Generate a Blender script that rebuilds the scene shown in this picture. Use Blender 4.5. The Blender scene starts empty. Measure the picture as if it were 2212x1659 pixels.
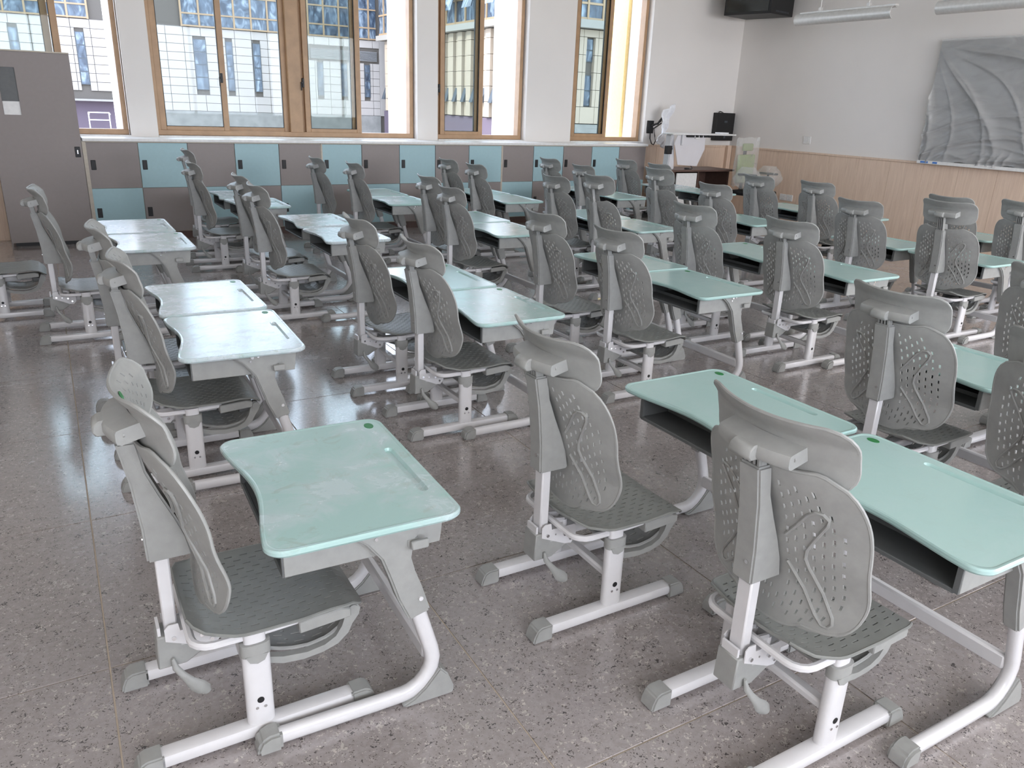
import bpy, bmesh, math, random
from mathutils import Vector, Matrix
import numpy as np

random.seed(7)
S = bpy.context.scene
COL = S.collection
pi = math.pi

# ------------------------------------------------------------------ camera
R_ = [[0.86722444, -0.49662817, 0.03580839], [-0.13838277, -0.3094807, -0.9407826], [0.47830115, 0.8109144, -0.337114]]
cam_d = bpy.data.cameras.new('camera')
cam = bpy.data.objects.new('camera', cam_d); COL.objects.link(cam)
cam_d.sensor_width = 36; cam_d.lens = 1684.72 / 2212 * 36
cam_d.clip_start = 0.05; cam_d.clip_end = 400
CAMP = Vector((0.0409, -2.0491, 1.4993))
m = Matrix(((R_[0][0], -R_[1][0], -R_[2][0]), (R_[0][1], -R_[1][1], -R_[2][1]), (R_[0][2], -R_[1][2], -R_[2][2]))).to_4x4()
m.translation = CAMP
cam.matrix_world = m
S.camera = cam

# ------------------------------------------------------------------ light
W = bpy.data.worlds.new('world'); S.world = W; W.use_nodes = True
bg = W.node_tree.nodes['Background']
bg.inputs[0].default_value = (0.70, 0.81, 1.0, 1); bg.inputs[1].default_value = 3.8
sd = bpy.data.lights.new('sun', 'SUN'); sd.energy = 2.2; sd.angle = math.radians(1.5); sd.color = (1, .95, .86)
sun = bpy.data.objects.new('sun', sd); COL.objects.link(sun)
sun.rotation_euler = Vector((-.80, .10, .60)).to_track_quat('Z', 'Y').to_euler()
S.view_settings.view_transform = 'Standard'; S.view_settings.look = 'None'
S.view_settings.exposure = 0.82; S.view_settings.gamma = 1
S.view_settings.use_curve_mapping = False
S.cycles.use_denoising = True
S.cycles.max_bounces = 10; S.cycles.diffuse_bounces = 5; S.cycles.glossy_bounces = 4
S.cycles.transparent_max_bounces = 12; S.cycles.transmission_bounces = 6
S.cycles.sample_clamp_indirect = 6

def portal(name, x, y, z, sx, sz, rx):
    d = bpy.data.lights.new(name, 'AREA'); d.shape = 'RECTANGLE'; d.size = sx; d.size_y = sz
    d.cycles.is_portal = True
    o = bpy.data.objects.new(name, d); COL.objects.link(o)
    o.location = (x, y, z); o.rotation_euler = (rx, 0, 0)
for n_, (a_, b_) in enumerate([(-.46, .86), (1.133, 4.15), (4.43, 5.75), (6.47, 7.8)]):
    portal('daylight_portal', (a_ + b_) / 2, 7.9, 2.12, b_ - a_, 2.15, -pi / 2)
portal('daylight_portal', 3.95, -4.35, 2.0, 10.6, 2.1, pi / 2)

# area lamps added at the corridor openings to brighten the room from behind
for x_, w_, e_ in ((.1, 2.9, 50), (3.4, 3.1, 30), (7.2, 3.6, 122)):
    d_ = bpy.data.lights.new('corridor_fill', 'AREA'); d_.shape = 'RECTANGLE'; d_.size = w_; d_.size_y = 2.0; d_.energy = e_; d_.color = (1, .95, .91)
    o_ = bpy.data.objects.new('corridor_fill', d_); COL.objects.link(o_); o_.location = (x_, -4.5, 2.0); o_.rotation_euler = (pi / 2, 0, 0)

# ------------------------------------------------------------------ materials
MATS = {}
def rgb(r, g, b):
    f = lambda c: (c / 255 / 12.92) if c / 255 <= .04045 else ((c / 255 + .055) / 1.055) ** 2.4
    return (f(r), f(g), f(b), 1)
class NT:
    def __init__(s, name):
        s.m = bpy.data.materials.new(name); s.m.use_nodes = True
        s.t = s.m.node_tree; s.b = s.t.nodes['Principled BSDF']; MATS[name] = s.m
    def n(s, typ, **kw):
        x = s.t.nodes.new(typ)
        for k, v in kw.items(): setattr(x, k, v)
        return x
    def l(s, a, b): s.t.links.new(a, b)
    def pos(s, scale=(1, 1, 1)):
        g = s.n('ShaderNodeNewGeometry'); mp = s.n('ShaderNodeMapping'); mp.inputs['Scale'].default_value = scale
        s.l(g.outputs['Position'], mp.inputs[0]); return mp.outputs[0]
    def noise(s, vec, scale, detail=4, rough=.55, dist=0):
        x = s.n('ShaderNodeTexNoise'); x.inputs['Scale'].default_value = scale; x.inputs['Detail'].default_value = detail
        x.inputs['Roughness'].default_value = rough; x.inputs['Distortion'].default_value = dist
        s.l(vec, x.inputs['Vector']); return x.outputs['Fac']
    def ramp(s, fac, stops):
        r = s.n('ShaderNodeValToRGB'); e = r.color_ramp.elements
        e[0].position, e[0].color = stops[0]; e[1].position, e[1].color = stops[1]
        for p, c in stops[2:]:
            q = e.new(p); q.color = c
        s.l(fac, r.inputs[0]); return r.outputs[0]
    def mix(s, fac, a, b, mode='MIX'):
        x = s.n('ShaderNodeMix', data_type='RGBA', blend_type=mode)
        for k, v in ((0, fac), (6, a), (7, b)):
            if hasattr(v, 'node'): s.l(v, x.inputs[k])
            else: x.inputs[k].default_value = v
        return x.outputs[2]
    def bump(s, h, dist, strength=1):
        x = s.n('ShaderNodeBump'); x.inputs['Distance'].default_value = dist; x.inputs['Strength'].default_value = strength
        s.l(h, x.inputs['Height']); s.l(x.outputs[0], s.b.inputs['Normal'])
def simple(name, col, rough=.5, metal=0, coat=0, var=.06, nscale=30, bump=0):
    t = NT(name); v = t.pos()
    nz = t.noise(v, nscale, 3)
    c = t.ramp(nz, [(.3, tuple(x * (1 - var) for x in col[:3]) + (1,)), (.7, tuple(min(1, x * (1 + var)) for x in col[:3]) + (1,))])
    t.l(c, t.b.inputs['Base Color']); t.b.inputs['Roughness'].default_value = rough; t.b.inputs['Metallic'].default_value = metal
    t.b.inputs['Coat Weight'].default_value = coat; t.b.inputs['Coat Roughness'].default_value = .15
    if bump: t.bump(t.noise(v, 700, 2), bump)
    return t.m
simple('plastic_grey', (.315, .318, .305, 1), .42, bump=.00025)
simple('plastic_grey_shaded', (.222, .228, .215, 1), .4, bump=.00025)  # same grey plastic, darkened for the dimmer light on upward faces
simple('plastic_grey_dark', (.12, .125, .125, 1), .5, bump=.0002)
simple('white_steel', (.67, .66, .67, 1), .28, coat=.3, var=.02)
simple('chrome', (.75, .75, .76, 1), .2, metal=1)
simple('black_plastic', (.009, .009, .010, 1), .5)
simple('wall_paint', (.82, .785, .75, 1), .9, var=.02, nscale=1.1, bump=.0003)
simple('ceiling_paint', (.82, .82, .80, 1), .9)
simple('window_metal', rgb(176, 142, 108), .45, var=.1, nscale=8)
simple('locker_taupe', rgb(143, 134, 131), .5, var=.02)
simple('locker_teal', rgb(162, 194, 200), .5, var=.02)
simple('board_edge', rgb(196, 186, 170), .5)
simple('white_laminate', (.78, .77, .75, 1), .35)
simple('render_white', (.85, .84, .82, 1), .85)
simple('render_cream', rgb(242, 214, 150), .85)
simple('brown_wood', rgb(92, 70, 62), .4, var=.15)
simple('silver_paint', (.74, .73, .71, 1), .35, metal=.35)
simple('green_sticker', rgb(30, 120, 60), .4)
simple('sticker_print', rgb(190, 225, 190), .4)
simple('screen_glass', (.03, .035, .035, 1), .08)
simple('paper_tag', rgb(70, 120, 190), .5)
simple('upholstery_green', rgb(150, 165, 110), .8)
simple('cladding', rgb(162, 155, 149), .75, var=.05, nscale=.5)
simple('cladding_pink', rgb(222, 208, 200), .75, var=.05, nscale=.5)
simple('cladding_warm', rgb(160, 146, 130), .75, var=.05, nscale=.5)
simple('cladding_joint', rgb(92, 86, 80), .9)
simple('stone_base', rgb(128, 126, 122), .8, var=.15, nscale=2)
simple('ledge_stone', rgb(140, 136, 130), .8)
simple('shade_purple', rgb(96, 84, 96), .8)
simple('bronze_mullion', rgb(150, 126, 98), .5)
simple('louver_grey', rgb(130, 130, 130), .6)
simple('paving', rgb(170, 165, 158), .9)
simple('steel_dark', rgb(70, 76, 82), .5)

t = NT('oak')
v = t.pos((9, 9, .7)); g = t.noise(v, 4, 6, .6, .6)
v2 = t.pos((60, 60, 1.2)); g2 = t.noise(v2, 3, 3)
c = t.ramp(g, [(.3, rgb(212, 186, 164)), (.7, rgb(232, 208, 186))])
c = t.mix(.35, c, t.ramp(g2, [(.35, rgb(204, 176, 154)), (.65, rgb(236, 214, 194))]))
t.l(c, t.b.inputs['Base Color']); t.b.inputs['Roughness'].default_value = .5

t = NT('terrazzo'); v = t.pos()
base = t.ramp(t.noise(v, 55, 5, .7), [(.35, rgb(134, 126, 124)), (.65, rgb(168, 160, 158))])
base = t.mix(.5, base, t.ramp(t.noise(v, 1.3, 3), [(.3, rgb(142, 134, 131)), (.7, rgb(164, 157, 157))]))
def chips(scale, thr, col, src, seed):
    mp = t.n('ShaderNodeMapping'); mp.inputs['Location'].default_value = (seed, seed * 2, 0); t.l(v, mp.inputs[0])
    dn = t.n('ShaderNodeTexNoise'); dn.inputs['Scale'].default_value = scale * 1.4; t.l(mp.outputs[0], dn.inputs['Vector'])
    wv = t.mix(.035 if scale < 60 else .02, mp.outputs[0], dn.outputs['Color'], 'LINEAR_LIGHT')
    vo = t.n('ShaderNodeTexVoronoi'); vo.inputs['Scale'].default_value = scale; t.l(wv, vo.inputs['Vector'])
    sp = t.n('ShaderNodeSeparateColor'); t.l(vo.outputs['Color'], sp.inputs[0])
    a = t.n('ShaderNodeMath', operation='LESS_THAN'); t.l(vo.outputs['Distance'], a.inputs[0])
    rr = t.n('ShaderNodeMath', operation='MULTIPLY'); t.l(sp.outputs[1], rr.inputs[0]); rr.inputs[1].default_value = .42; t.l(rr.outputs[0], a.inputs[1])
    b = t.n('ShaderNodeMath', operation='LESS_THAN'); t.l(sp.outputs[0], b.inputs[0]); b.inputs[1].default_value = thr
    mm = t.n('ShaderNodeMath', operation='MULTIPLY'); t.l(a.outputs[0], mm.inputs[0]); t.l(b.outputs[0], mm.inputs[1])
    m2 = t.n('ShaderNodeMath', operation='MULTIPLY'); t.l(mm.outputs[0], m2.inputs[0]); m2.inputs[1].default_value = .92
    return t.mix(m2.outputs[0], src, col)
c = chips(95, .55, rgb(84, 76, 72), base, 3.1)
c = chips(78, .42, rgb(196, 186, 180), c, 9.7)
c = chips(55, .30, rgb(70, 66, 66), c, 17.3)
c = chips(46, .26, rgb(184, 176, 170), c, 29.9)
t.l(c, t.b.inputs['Base Color'])
t.l(t.ramp(t.noise(v, 2.5, 6, .65), [(.3, (.16,) * 3 + (1,)), (.75, (.34,) * 3 + (1,))]), t.b.inputs['Roughness'])
t.b.inputs['Coat Weight'].default_value = .8; t.b.inputs['Coat Roughness'].default_value = .12
simple('grout', rgb(196, 182, 164), .8)

def tabletop_mat(name, dust, sc, seed):
    t = NT(name)
    oi = t.n('ShaderNodeObjectInfo'); g = t.n('ShaderNodeNewGeometry')
    mp = t.n('ShaderNodeMapping'); mp.inputs['Location'].default_value = (seed, seed, 0)
    t.l(g.outputs['Position'], mp.inputs[0]); v = mp.outputs[0]
    base = rgb(166, 198, 193)
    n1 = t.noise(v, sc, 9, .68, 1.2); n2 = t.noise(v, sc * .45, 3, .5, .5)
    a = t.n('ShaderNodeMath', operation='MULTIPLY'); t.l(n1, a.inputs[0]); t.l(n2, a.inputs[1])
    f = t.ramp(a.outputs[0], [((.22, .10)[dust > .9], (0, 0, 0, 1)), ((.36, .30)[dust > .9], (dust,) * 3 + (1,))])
    col = t.mix(f, base, rgb(200, 209, 214))  # bluish white is dust plus sky glare painted into the colour
    st = t.ramp(t.noise(v, sc * 1.6, 7, .7, 1.5), [(.56, (0, 0, 0, 1)), (.66, (dust * .5,) * 3 + (1,))])
    col = t.mix(st, col, rgb(150, 152, 134))
    t.l(col, t.b.inputs['Base Color'])
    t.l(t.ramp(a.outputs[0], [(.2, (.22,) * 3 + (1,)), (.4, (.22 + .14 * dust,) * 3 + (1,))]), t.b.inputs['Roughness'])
    t.b.inputs['Coat Weight'].default_value = .35; t.b.inputs['Coat Roughness'].default_value = .16
tabletop_mat('mint_top_clean', .12, 6, 0)
tabletop_mat('mint_top_stained', .55, 7, 4.2)
tabletop_mat('mint_top_dusty_glare', .95, 12, 8.1)

t = NT('window_glass'); t.t.nodes.remove(t.b)
tr = t.n('ShaderNodeBsdfTransparent'); tr.inputs[0].default_value = (.87, .90, .89, 1)
gl = t.n('ShaderNodeBsdfGlossy'); gl.inputs['Roughness'].default_value = .02
lw = t.n('ShaderNodeLayerWeight'); lw.inputs[0].default_value = .5; pw = t.n('ShaderNodeMath', operation='POWER'); t.l(lw.outputs['Facing'], pw.inputs[0]); pw.inputs[1].default_value = 4
ma_ = t.n('ShaderNodeMath', operation='MULTIPLY_ADD'); t.l(pw.outputs[0], ma_.inputs[0]); ma_.inputs[1].default_value = .5; ma_.inputs[2].default_value = .012
mx = t.n('ShaderNodeMixShader'); t.l(ma_.outputs[0], mx.inputs[0]); t.l(tr.outputs[0], mx.inputs[1]); t.l(gl.outputs[0], mx.inputs[2])
t.l(mx.outputs[0], t.t.nodes['Material Output'].inputs[0])

t = NT('facade_glass'); v = t.pos((.5, .5, .25))
c = t.ramp(t.noise(v, 3, 3, .5, 2), [(.35, rgb(52, 60, 72)), (.52, rgb(80, 92, 106)), (.72, rgb(140, 152, 162))])  # pale swirls are reflections painted into the glass colour
t.l(c, t.b.inputs['Base Color']); t.b.inputs['Roughness'].default_value = .08
t.bump(t.noise(t.pos(), .8, 2), .05)

def film(name, col, alpha, rough, bscale, stretch=(1, 1, 1)):
    t = NT(name); v = t.pos(stretch)
    t.b.inputs['Base Color'].default_value = col; t.b.inputs['Roughness'].default_value = rough
    n = t.noise(v, bscale, 4, .5, 1.0)
    r = t.n('ShaderNodeMath', operation='MULTIPLY_ADD'); t.l(n, r.inputs[0]); r.inputs[1].default_value = .25; r.inputs[2].default_value = alpha - .12
    t.l(r.outputs[0], t.b.inputs['Alpha']); t.bump(n, .01)
film('plastic_film', (.58, .58, .57, 1), .62, .16, 5, (1, .6, 1.6))
film('film_clear', (.75, .75, .73, 1), .28, .18, 9)
film('acrylic', (.80, .78, .80, 1), .75, .3, 1)
simple('cloth_white', (.85, .85, .87, 1), .6)

# ------------------------------------------------------------------ mesh helpers
class MB:
    def __init__(s): s.v = []; s.f = []; s.keep = False
    def add(s, vs, fs, M=None):
        o = len(s.v)
        s.v += [tuple(M @ Vector(p)) if M else tuple(p) for p in vs]
        s.f += [tuple(i + o for i in f) for f in fs]; return s
    def box(s, x0, x1, y0, y1, z0, z1, b=0, M=None, seg=1):
        if b <= 0:
            vs = [(x, y, z) for x in (x0, x1) for y in (y0, y1) for z in (z0, z1)]
            return s.add(vs, [(0, 1, 3, 2), (4, 6, 7, 5), (0, 4, 5, 1), (2, 3, 7, 6), (0, 2, 6, 4), (1, 5, 7, 3)], M)
        bm = bmesh.new(); bmesh.ops.create_cube(bm, size=1)
        for w in bm.verts: w.co = ((x0 + x1) / 2 + w.co.x * (x1 - x0), (y0 + y1) / 2 + w.co.y * (y1 - y0), (z0 + z1) / 2 + w.co.z * (z1 - z0))
        bmesh.ops.bevel(bm, geom=list(bm.edges), offset=b, segments=seg, affect='EDGES', profile=.5)
        bm.verts.index_update()
        s.add([w.co[:] for w in bm.verts], [[q.index for q in f.verts] for f in bm.faces], M); bm.free(); return s
    def prism(s, poly, h0, h1, axis='y', b=0, M=None, seg=1):
        def P(a, c, h): return {'y': (a, h, c), 'x': (h, a, c), 'z': (a, c, h)}[axis]
        n = len(poly); vs = [P(a, c, h0) for a, c in poly] + [P(a, c, h1) for a, c in poly]
        fs = [tuple(range(n))[::-1], tuple(range(n, 2 * n))] + [(i, (i + 1) % n, (i + 1) % n + n, i + n) for i in range(n)]
        bm = bmesh.new(); bv = [bm.verts.new(p) for p in vs]
        for f in fs: bm.faces.new([bv[i] for i in f])
        bmesh.ops.recalc_face_normals(bm, faces=bm.faces)
        if b: bmesh.ops.bevel(bm, geom=[e for e in bm.edges if e.calc_face_angle(0) > .5], offset=b, segments=seg, affect='EDGES', clamp_overlap=True)
        bmesh.ops.triangulate(bm, faces=[f for f in bm.faces if len(f.verts) > 4])
        bm.verts.index_update()
        s.add([w.co[:] for w in bm.verts], [[q.index for q in f.verts] for f in bm.faces], M); bm.free(); return s
    def tube(s, path, rx, ry=None, n=10, up=(0, 0, 1), sq=1.0, caps=True, M=None):
        ry = ry or rx; path = [Vector(p) for p in path]; rings = []
        for i, p in enumerate(path):
            d = (path[min(i + 1, len(path) - 1)] - path[max(i - 1, 0)]).normalized()
            u = Vector(up); a = d.cross(u)
            if a.length < 1e-4: a = d.cross(Vector((1, 0, 0)))
            a.normalize(); c = a.cross(d).normalized()
            ring = []
            for k in range(n):
                th = 2 * pi * k / n + pi / n; cx, cy = math.cos(th), math.sin(th)
                e = sq; cx = math.copysign(abs(cx) ** e, cx); cy = math.copysign(abs(cy) ** e, cy)
                ring.append(p + a * cx * rx + c * cy * ry)
            rings.append(ring)
        vs = [q[:] for r in rings for q in r]; fs = []
        for i in range(len(rings) - 1):
            for k in range(n): fs.append((i * n + k, i * n + (k + 1) % n, (i + 1) * n + (k + 1) % n, (i + 1) * n + k))
        if caps: fs += [tuple(range(n))[::-1], tuple((len(rings) - 1) * n + k for k in range(n))]
        return s.add(vs, fs, M)
    def cyl(s, c, axis, r, h, n=12, M=None, r2=None):
        ax = {'x': Vector((1, 0, 0)), 'y': Vector((0, 1, 0)), 'z': Vector((0, 0, 1))}[axis]
        c = Vector(c); return s.tube([c - ax * h / 2, c + ax * h / 2], r, n=n, up=(0, 0, 1) if axis != 'z' else (1, 0, 0), M=M)
    def sheet(s, P, us, vs, hole, th, blind=False, rim=0, M=None):
        nu, nv = len(us), len(vs); s.keep = True
        pt = [[Vector(P(u, v)) for v in vs] for u in us]; nr = []
        for i, u in enumerate(us):
            row = []
            for j, v in enumerate(vs):
                a = pt[min(i + 1, nu - 1)][j] - pt[max(i - 1, 0)][j]; b = pt[i][min(j + 1, nv - 1)] - pt[i][max(j - 1, 0)]
                q = a.cross(b); row.append(q.normalized() if q.length > 1e-9 else Vector((0, 0, 1)))
            nr.append(row)
        V = []; idx = lambda i, j, k: (i * nv + j) * 2 + k
        for i in range(nu):
            for j in range(nv):
                V.append((pt[i][j] + nr[i][j] * th / 2)[:]); V.append((pt[i][j] - nr[i][j] * th / 2)[:])
        H = [[hole(i, j) for j in range(nv - 1)] for i in range(nu - 1)]; F = []
        def solid(i, j): return 0 <= i < nu - 1 and 0 <= j < nv - 1 and not H[i][j]
        for i in range(nu - 1):
            for j in range(nv - 1):
                if H[i][j]:
                    if blind: F.append((idx(i, j, 1), idx(i, j + 1, 1), idx(i + 1, j + 1, 1), idx(i + 1, j, 1)))
                    continue
                F.append((idx(i, j, 0), idx(i + 1, j, 0), idx(i + 1, j + 1, 0), idx(i, j + 1, 0)))
                F.append((idx(i, j, 1), idx(i, j + 1, 1), idx(i + 1, j + 1, 1), idx(i + 1, j, 1)))
                for di, dj, a, b in ((-1, 0, (i, j), (i, j + 1)), (1, 0, (i + 1, j + 1), (i + 1, j)), (0, -1, (i + 1, j), (i, j)), (0, 1, (i, j + 1), (i + 1, j + 1))):
                    if not solid(i + di, j + dj):
                        F.append((idx(*a, 0), idx(*b, 0), idx(*b, 1), idx(*a, 1)))
        s.add(V, F, M)
        if rim:
            loop = [pt[i][0] for i in range(nu)] + [pt[-1][j] for j in range(1, nv)] + [pt[i][-1] for i in range(nu - 2, -1, -1)] + [pt[0][j] for j in range(nv - 2, 0, -1)]
            lp = [loop[0]]
            for q in loop[1:]:
                if (q - lp[-1]).length > .012: lp.append(q)
            lp.append(loop[0]); cen = sum(lp, Vector()) / len(lp)
            nn = nr[nu // 2][nv // 2]
            s.tube([p[:] for p in lp], rim, n=6, up=nn[:], caps=False, M=M)
        return s
    def mesh(s, name, mat, smooth=True, ang=38):
        me = bpy.data.meshes.new(name); me.from_pydata(s.v, [], s.f); me.validate()
        bm = bmesh.new(); bm.from_mesh(me); bmesh.ops.recalc_face_normals(bm, faces=bm.faces) if not s.keep else None
        bm.to_mesh(me); bm.free()
        if smooth:
            me.polygons.foreach_set('use_smooth', [True] * len(me.polygons)); me.set_sharp_from_angle(angle=math.radians(ang))
        me.materials.append(MATS[mat]); return me
    def build(s, name, mat, parent=None, smooth=True, ang=38):
        o = bpy.data.objects.new(name, s.mesh(name, mat, smooth, ang)); COL.objects.link(o)
        if parent: o.parent = parent
        return o
def inst(name, me, parent, loc=(0, 0, 0), rot=(0, 0, 0), scale=(1, 1, 1)):
    o = bpy.data.objects.new(name, me); COL.objects.link(o); o.parent = parent; o.location = loc; o.rotation_euler = rot; o.scale = scale; return o
def thing(name, label, cat, loc=(0, 0, 0), rz=0, group=None):
    o = bpy.data.objects.new(name, None); COL.objects.link(o); o.location = loc; o.rotation_euler = (0, 0, rz)
    o.empty_display_size = .1; o['label'] = label; o['category'] = cat
    if group: o['group'] = group
    return o
def tag(o, label, cat, group=None):
    o['label'] = label; o['category'] = cat
    if group: o['group'] = group
    return o
def struct(o): o['kind'] = 'structure'; return o
def kids(o): return CH.get(o.name, [])
def copy_tree(o, parent=None):
    c = o.copy(); COL.objects.link(c)
    if parent: c.parent = parent
    for k in [x for x in KIDS.get(o, [])]: copy_tree(k, c)
    return c
KIDS = {}
def index_kids(root):
    for c in root.children_recursive: KIDS.setdefault(c.parent, []).append(c)
def lerp(xs, ys, x):
    if x <= xs[0]: return ys[0]
    for i in range(len(xs) - 1):
        if x <= xs[i + 1]:
            k = (x - xs[i]) / (xs[i + 1] - xs[i]); k = k * k * (3 - 2 * k) * .5 + k * .5
            return ys[i] + (ys[i + 1] - ys[i]) * k
    return ys[-1]

# ------------------------------------------------------------------ room shell
X0, X1, Y0, Y1, ZC = -1.6, 9.53, -4.2, 7.5, 3.55
fl = struct(MB().box(X0 - .2, X1 + .2, Y0 - .2, Y1 + .3, -.12, -.003).build('floor', 'grout', smooth=False))
def edges(a, b, st=.9):
    k = math.floor(a / st) + 1; o = [a]
    while k * st < b - .02: o.append(k * st); k += 1
    return o + [b]
tmesh = {}
ex, ey = edges(X0, X1), edges(Y0, Y1)
for i in range(len(ex) - 1):
    for j in range(len(ey) - 1):
        w, h = ex[i + 1] - ex[i], ey[j + 1] - ey[j]; k = (round(w, 3), round(h, 3))
        if k not in tmesh: tmesh[k] = MB().box(.0022, w - .0022, .0022, h - .0022, -.02, 0, b=.0008).mesh('tile', 'terrazzo', False)
        inst('tile', tmesh[k], fl, (ex[i], ey[j], 0))
struct(MB().box(X0 - .2, X1 + .2, Y0 - .2, Y1 + .35, ZC, ZC + .15).build('ceiling', 'ceiling_paint', smooth=False))
WT = .35
OPEN = [(-.46, .865), (1.133, 4.15), (4.43, 5.73), (6.466, 7.77)]
ZB, ZT = 1.045, 3.2
wb = MB()
wb.box(X0 - .2, X1 + .2, Y1, Y1 + WT, -.02, ZB); wb.box(X0 - .2, X1 + .2, Y1, Y1 + WT, ZT, ZC)
xs = [X0 - .2] + [c for o in OPEN for c in o] + [X1 + .2]
for i in range(0, len(xs), 2): wb.box(xs[i], xs[i + 1], Y1, Y1 + WT, ZB, ZT)
wbo = struct(wb.build('wall_back', 'wall_paint', smooth=False))
wr = struct(MB().box(X1, X1 + .2, Y0 - .2, Y1 + .2, -.02, ZC).build('wall_right', 'wall_paint', smooth=False))
struct(MB().box(X0 - .2, X0, Y0 - .2, Y1 + .2, -.02, ZC).build('wall_left', 'wall_paint', smooth=False))
wf = MB(); wf.box(X0, X1, Y0 - .2, Y0, -.02, .95); wf.box(X0, X1, Y0 - .2, Y0, 3.05, ZC)
for a in (X0, 1.6, 5.0, X1 - .4): wf.box(a, a + .25, Y0 - .2, Y0, .95, 3.05)
struct(wf.build('wall_front', 'wall_paint', smooth=False))
# wainscot panels of oak laminate: each panel a part of its wall
jy = [7.42, 6.93, 6.46, 6.0, 5.537, 5.057, 4.59, 4.123, 3.666, 3.2, 2.74, 2.27, 1.81, 1.34, .88, .41, -.05, -.52, -.98, -1.45, -1.91, -2.4, -2.87, -3.4, Y0]
for a, b in zip(jy[:-1], jy[1:]):
    MB().box(X1 - .018, X1 - .001, b + .0015, a - .0015, .0, .985, b=.001).build('panel', 'oak', wr, False)
MB().box(X1 - .028, X1 - .001, Y0, 7.42, .985, 1.012, b=.003).build('cap_rail', 'oak', wr, False)
MB().box(9.43, X1 - .02, 7.42, Y1 - .001, 0, 1.012, b=.003).build('corner_casing', 'oak', wr, False)
for a, b in ((7.56, 8.03), (8.03, 8.5), (8.5, 8.97), (8.97, 9.43)):
    MB().box(a + .0015, b - .0015, Y1 - .018, Y1 - .001, 0, .985, b=.001).build('panel', 'oak', wbo, False)
MB().box(7.56, 9.43, Y1 - .028, Y1 - .001, .985, 1.012, b=.003).build('cap_rail', 'oak', wbo, False)
for a, b in ((X0, -1.13), (-1.13, -.66), (-.66, -.385)):
    MB().box(a + .0015, b - .0015, Y1 - .018, Y1 - .001, 0, .985, b=.001).build('panel', 'oak', wbo, False)

# windows
FY = 7.60
def bar(mb, x0, x1, z0, z1, y0=FY, y1=FY + .07, b=.004): mb.box(x0, x1, y0, y1, z0, z1, b=b)
def make_window(n, x0, x1, sections, handles):
    w = struct(bpy.data.objects.new('window_%d' % n, None)); COL.objects.link(w)
    f = MB(); fz0, fz1 = ZB + .004, ZT
    bar(f, x0 - .0, x1 - .01, fz0, fz0 + .055, FY, FY + .12); bar(f, x0, x1 - .01, fz1 - .06, fz1 - .002, FY, FY + .12)
    bar(f, x0 + .001, x0 + .045, fz0 + .05, fz1 - .05, FY, FY + .12); bar(f, x1 - .06, x1 - .012, fz0 + .05, fz1 - .05, FY, FY + .12)
    f.build('window_frame', 'window_metal', w)
    for (a, b) in sections['mull']:
        m_ = MB(); bar(m_, a, b, fz0 + .05, fz1 - .05, FY - .006, FY + .12); m_.build('mullion', 'window_metal', w)
    for (a, b, yo) in sections['sash']:
        s_ = MB(); y = FY + .012 + yo; st = .062; z0, z1 = fz0 + .05, fz1 - .055
        s_.box(a, a + st, y, y + .035, z0, z1, b=.004); s_.box(b - st, b, y, y + .035, z0, z1, b=.004)
        s_.box(a + st - .002, b - st + .002, y, y + .035, z0, z0 + .045, b=.004); s_.box(a + st - .002, b - st + .002, y, y + .035, z1 - .05, z1, b=.004)
        so = s_.build('sash', 'window_metal', w)
        MB().box(a + st - .004, a + st + .006, y + .004, y + .03, z0 + .04, z1 - .04).box(b - st - .006, b - st + .004, y + .004, y + .03, z0 + .04, z1 - .04).box(a + st, b - st, y + .004, y + .03, z0 + .04, z0 + .05).build('gasket', 'black_plastic', so, False)
        MB().box(a + st - .002, b - st + .002, y + .014, y + .02, z0 + .04, z1 - .045).build('pane', 'window_glass', so, False)
    for (hx, hz) in handles:
        h = MB(); h.box(hx - .012, hx + .012, FY - .02, FY + .012, hz - .05, hz + .05, b=.004); h.box(hx - .03, hx - .005, FY - .035, FY - .02, hz - .01, hz + .01, b=.003); h.box(hx - .032, hx - .02, FY - .035, FY - .022, hz - .085, hz + .01, b=.003)
        h.build('handle', 'black_plastic', w)
    MB().box(x0 + .002, x1 - .002, Y1 - .02, FY + .0, ZB - .035, ZB + .003, b=.004).build('sill', 'white_laminate', w, False)
    return w
make_window(1, *OPEN[0], dict(mull=[], sash=[(-.42, .325, 0), (-.36, .25, .045)]), [])
make_window(2, *OPEN[1], dict(mull=[(2.585, 2.735)], sash=[(1.175, 1.9, 0), (1.84, 2.588, .045), (2.772, 3.46, 0), (2.73, 3.42, .045)]), [(1.85, 1.66), (2.755, 1.65)])
make_window(3, *OPEN[2], dict(mull=[], sash=[(4.515, 5.13, 0), (4.475, 5.09, .045)]), [(4.49, 1.66)])
make_window(4, *OPEN[3], dict(mull=[], sash=[(6.545, 7.16, 0), (6.51, 7.12, .045)]), [])
# exterior piers standing proud of the windows
for n_, (a, b, d, mt_) in enumerate([(.885, 1.11, 9.6, 'render_white'), (4.175, 4.41, 8.55, 'render_white'), (5.752, 6.44, 8.5, 'render_white'), (7.795, 8.6, 8.05, 'render_white'), (-1.4, -.48, 8.5, 'render_white')]):
    struct(MB().box(a, b, Y1 + WT + .001, d, -.5, 4.2).build('trim_%d' % (n_ + 1), mt_, smooth=False))
struct(MB().box(7.74, 8.6, 8.055, 8.45, -.5, 4.2).build('trim_6', 'render_cream', smooth=False))
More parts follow.
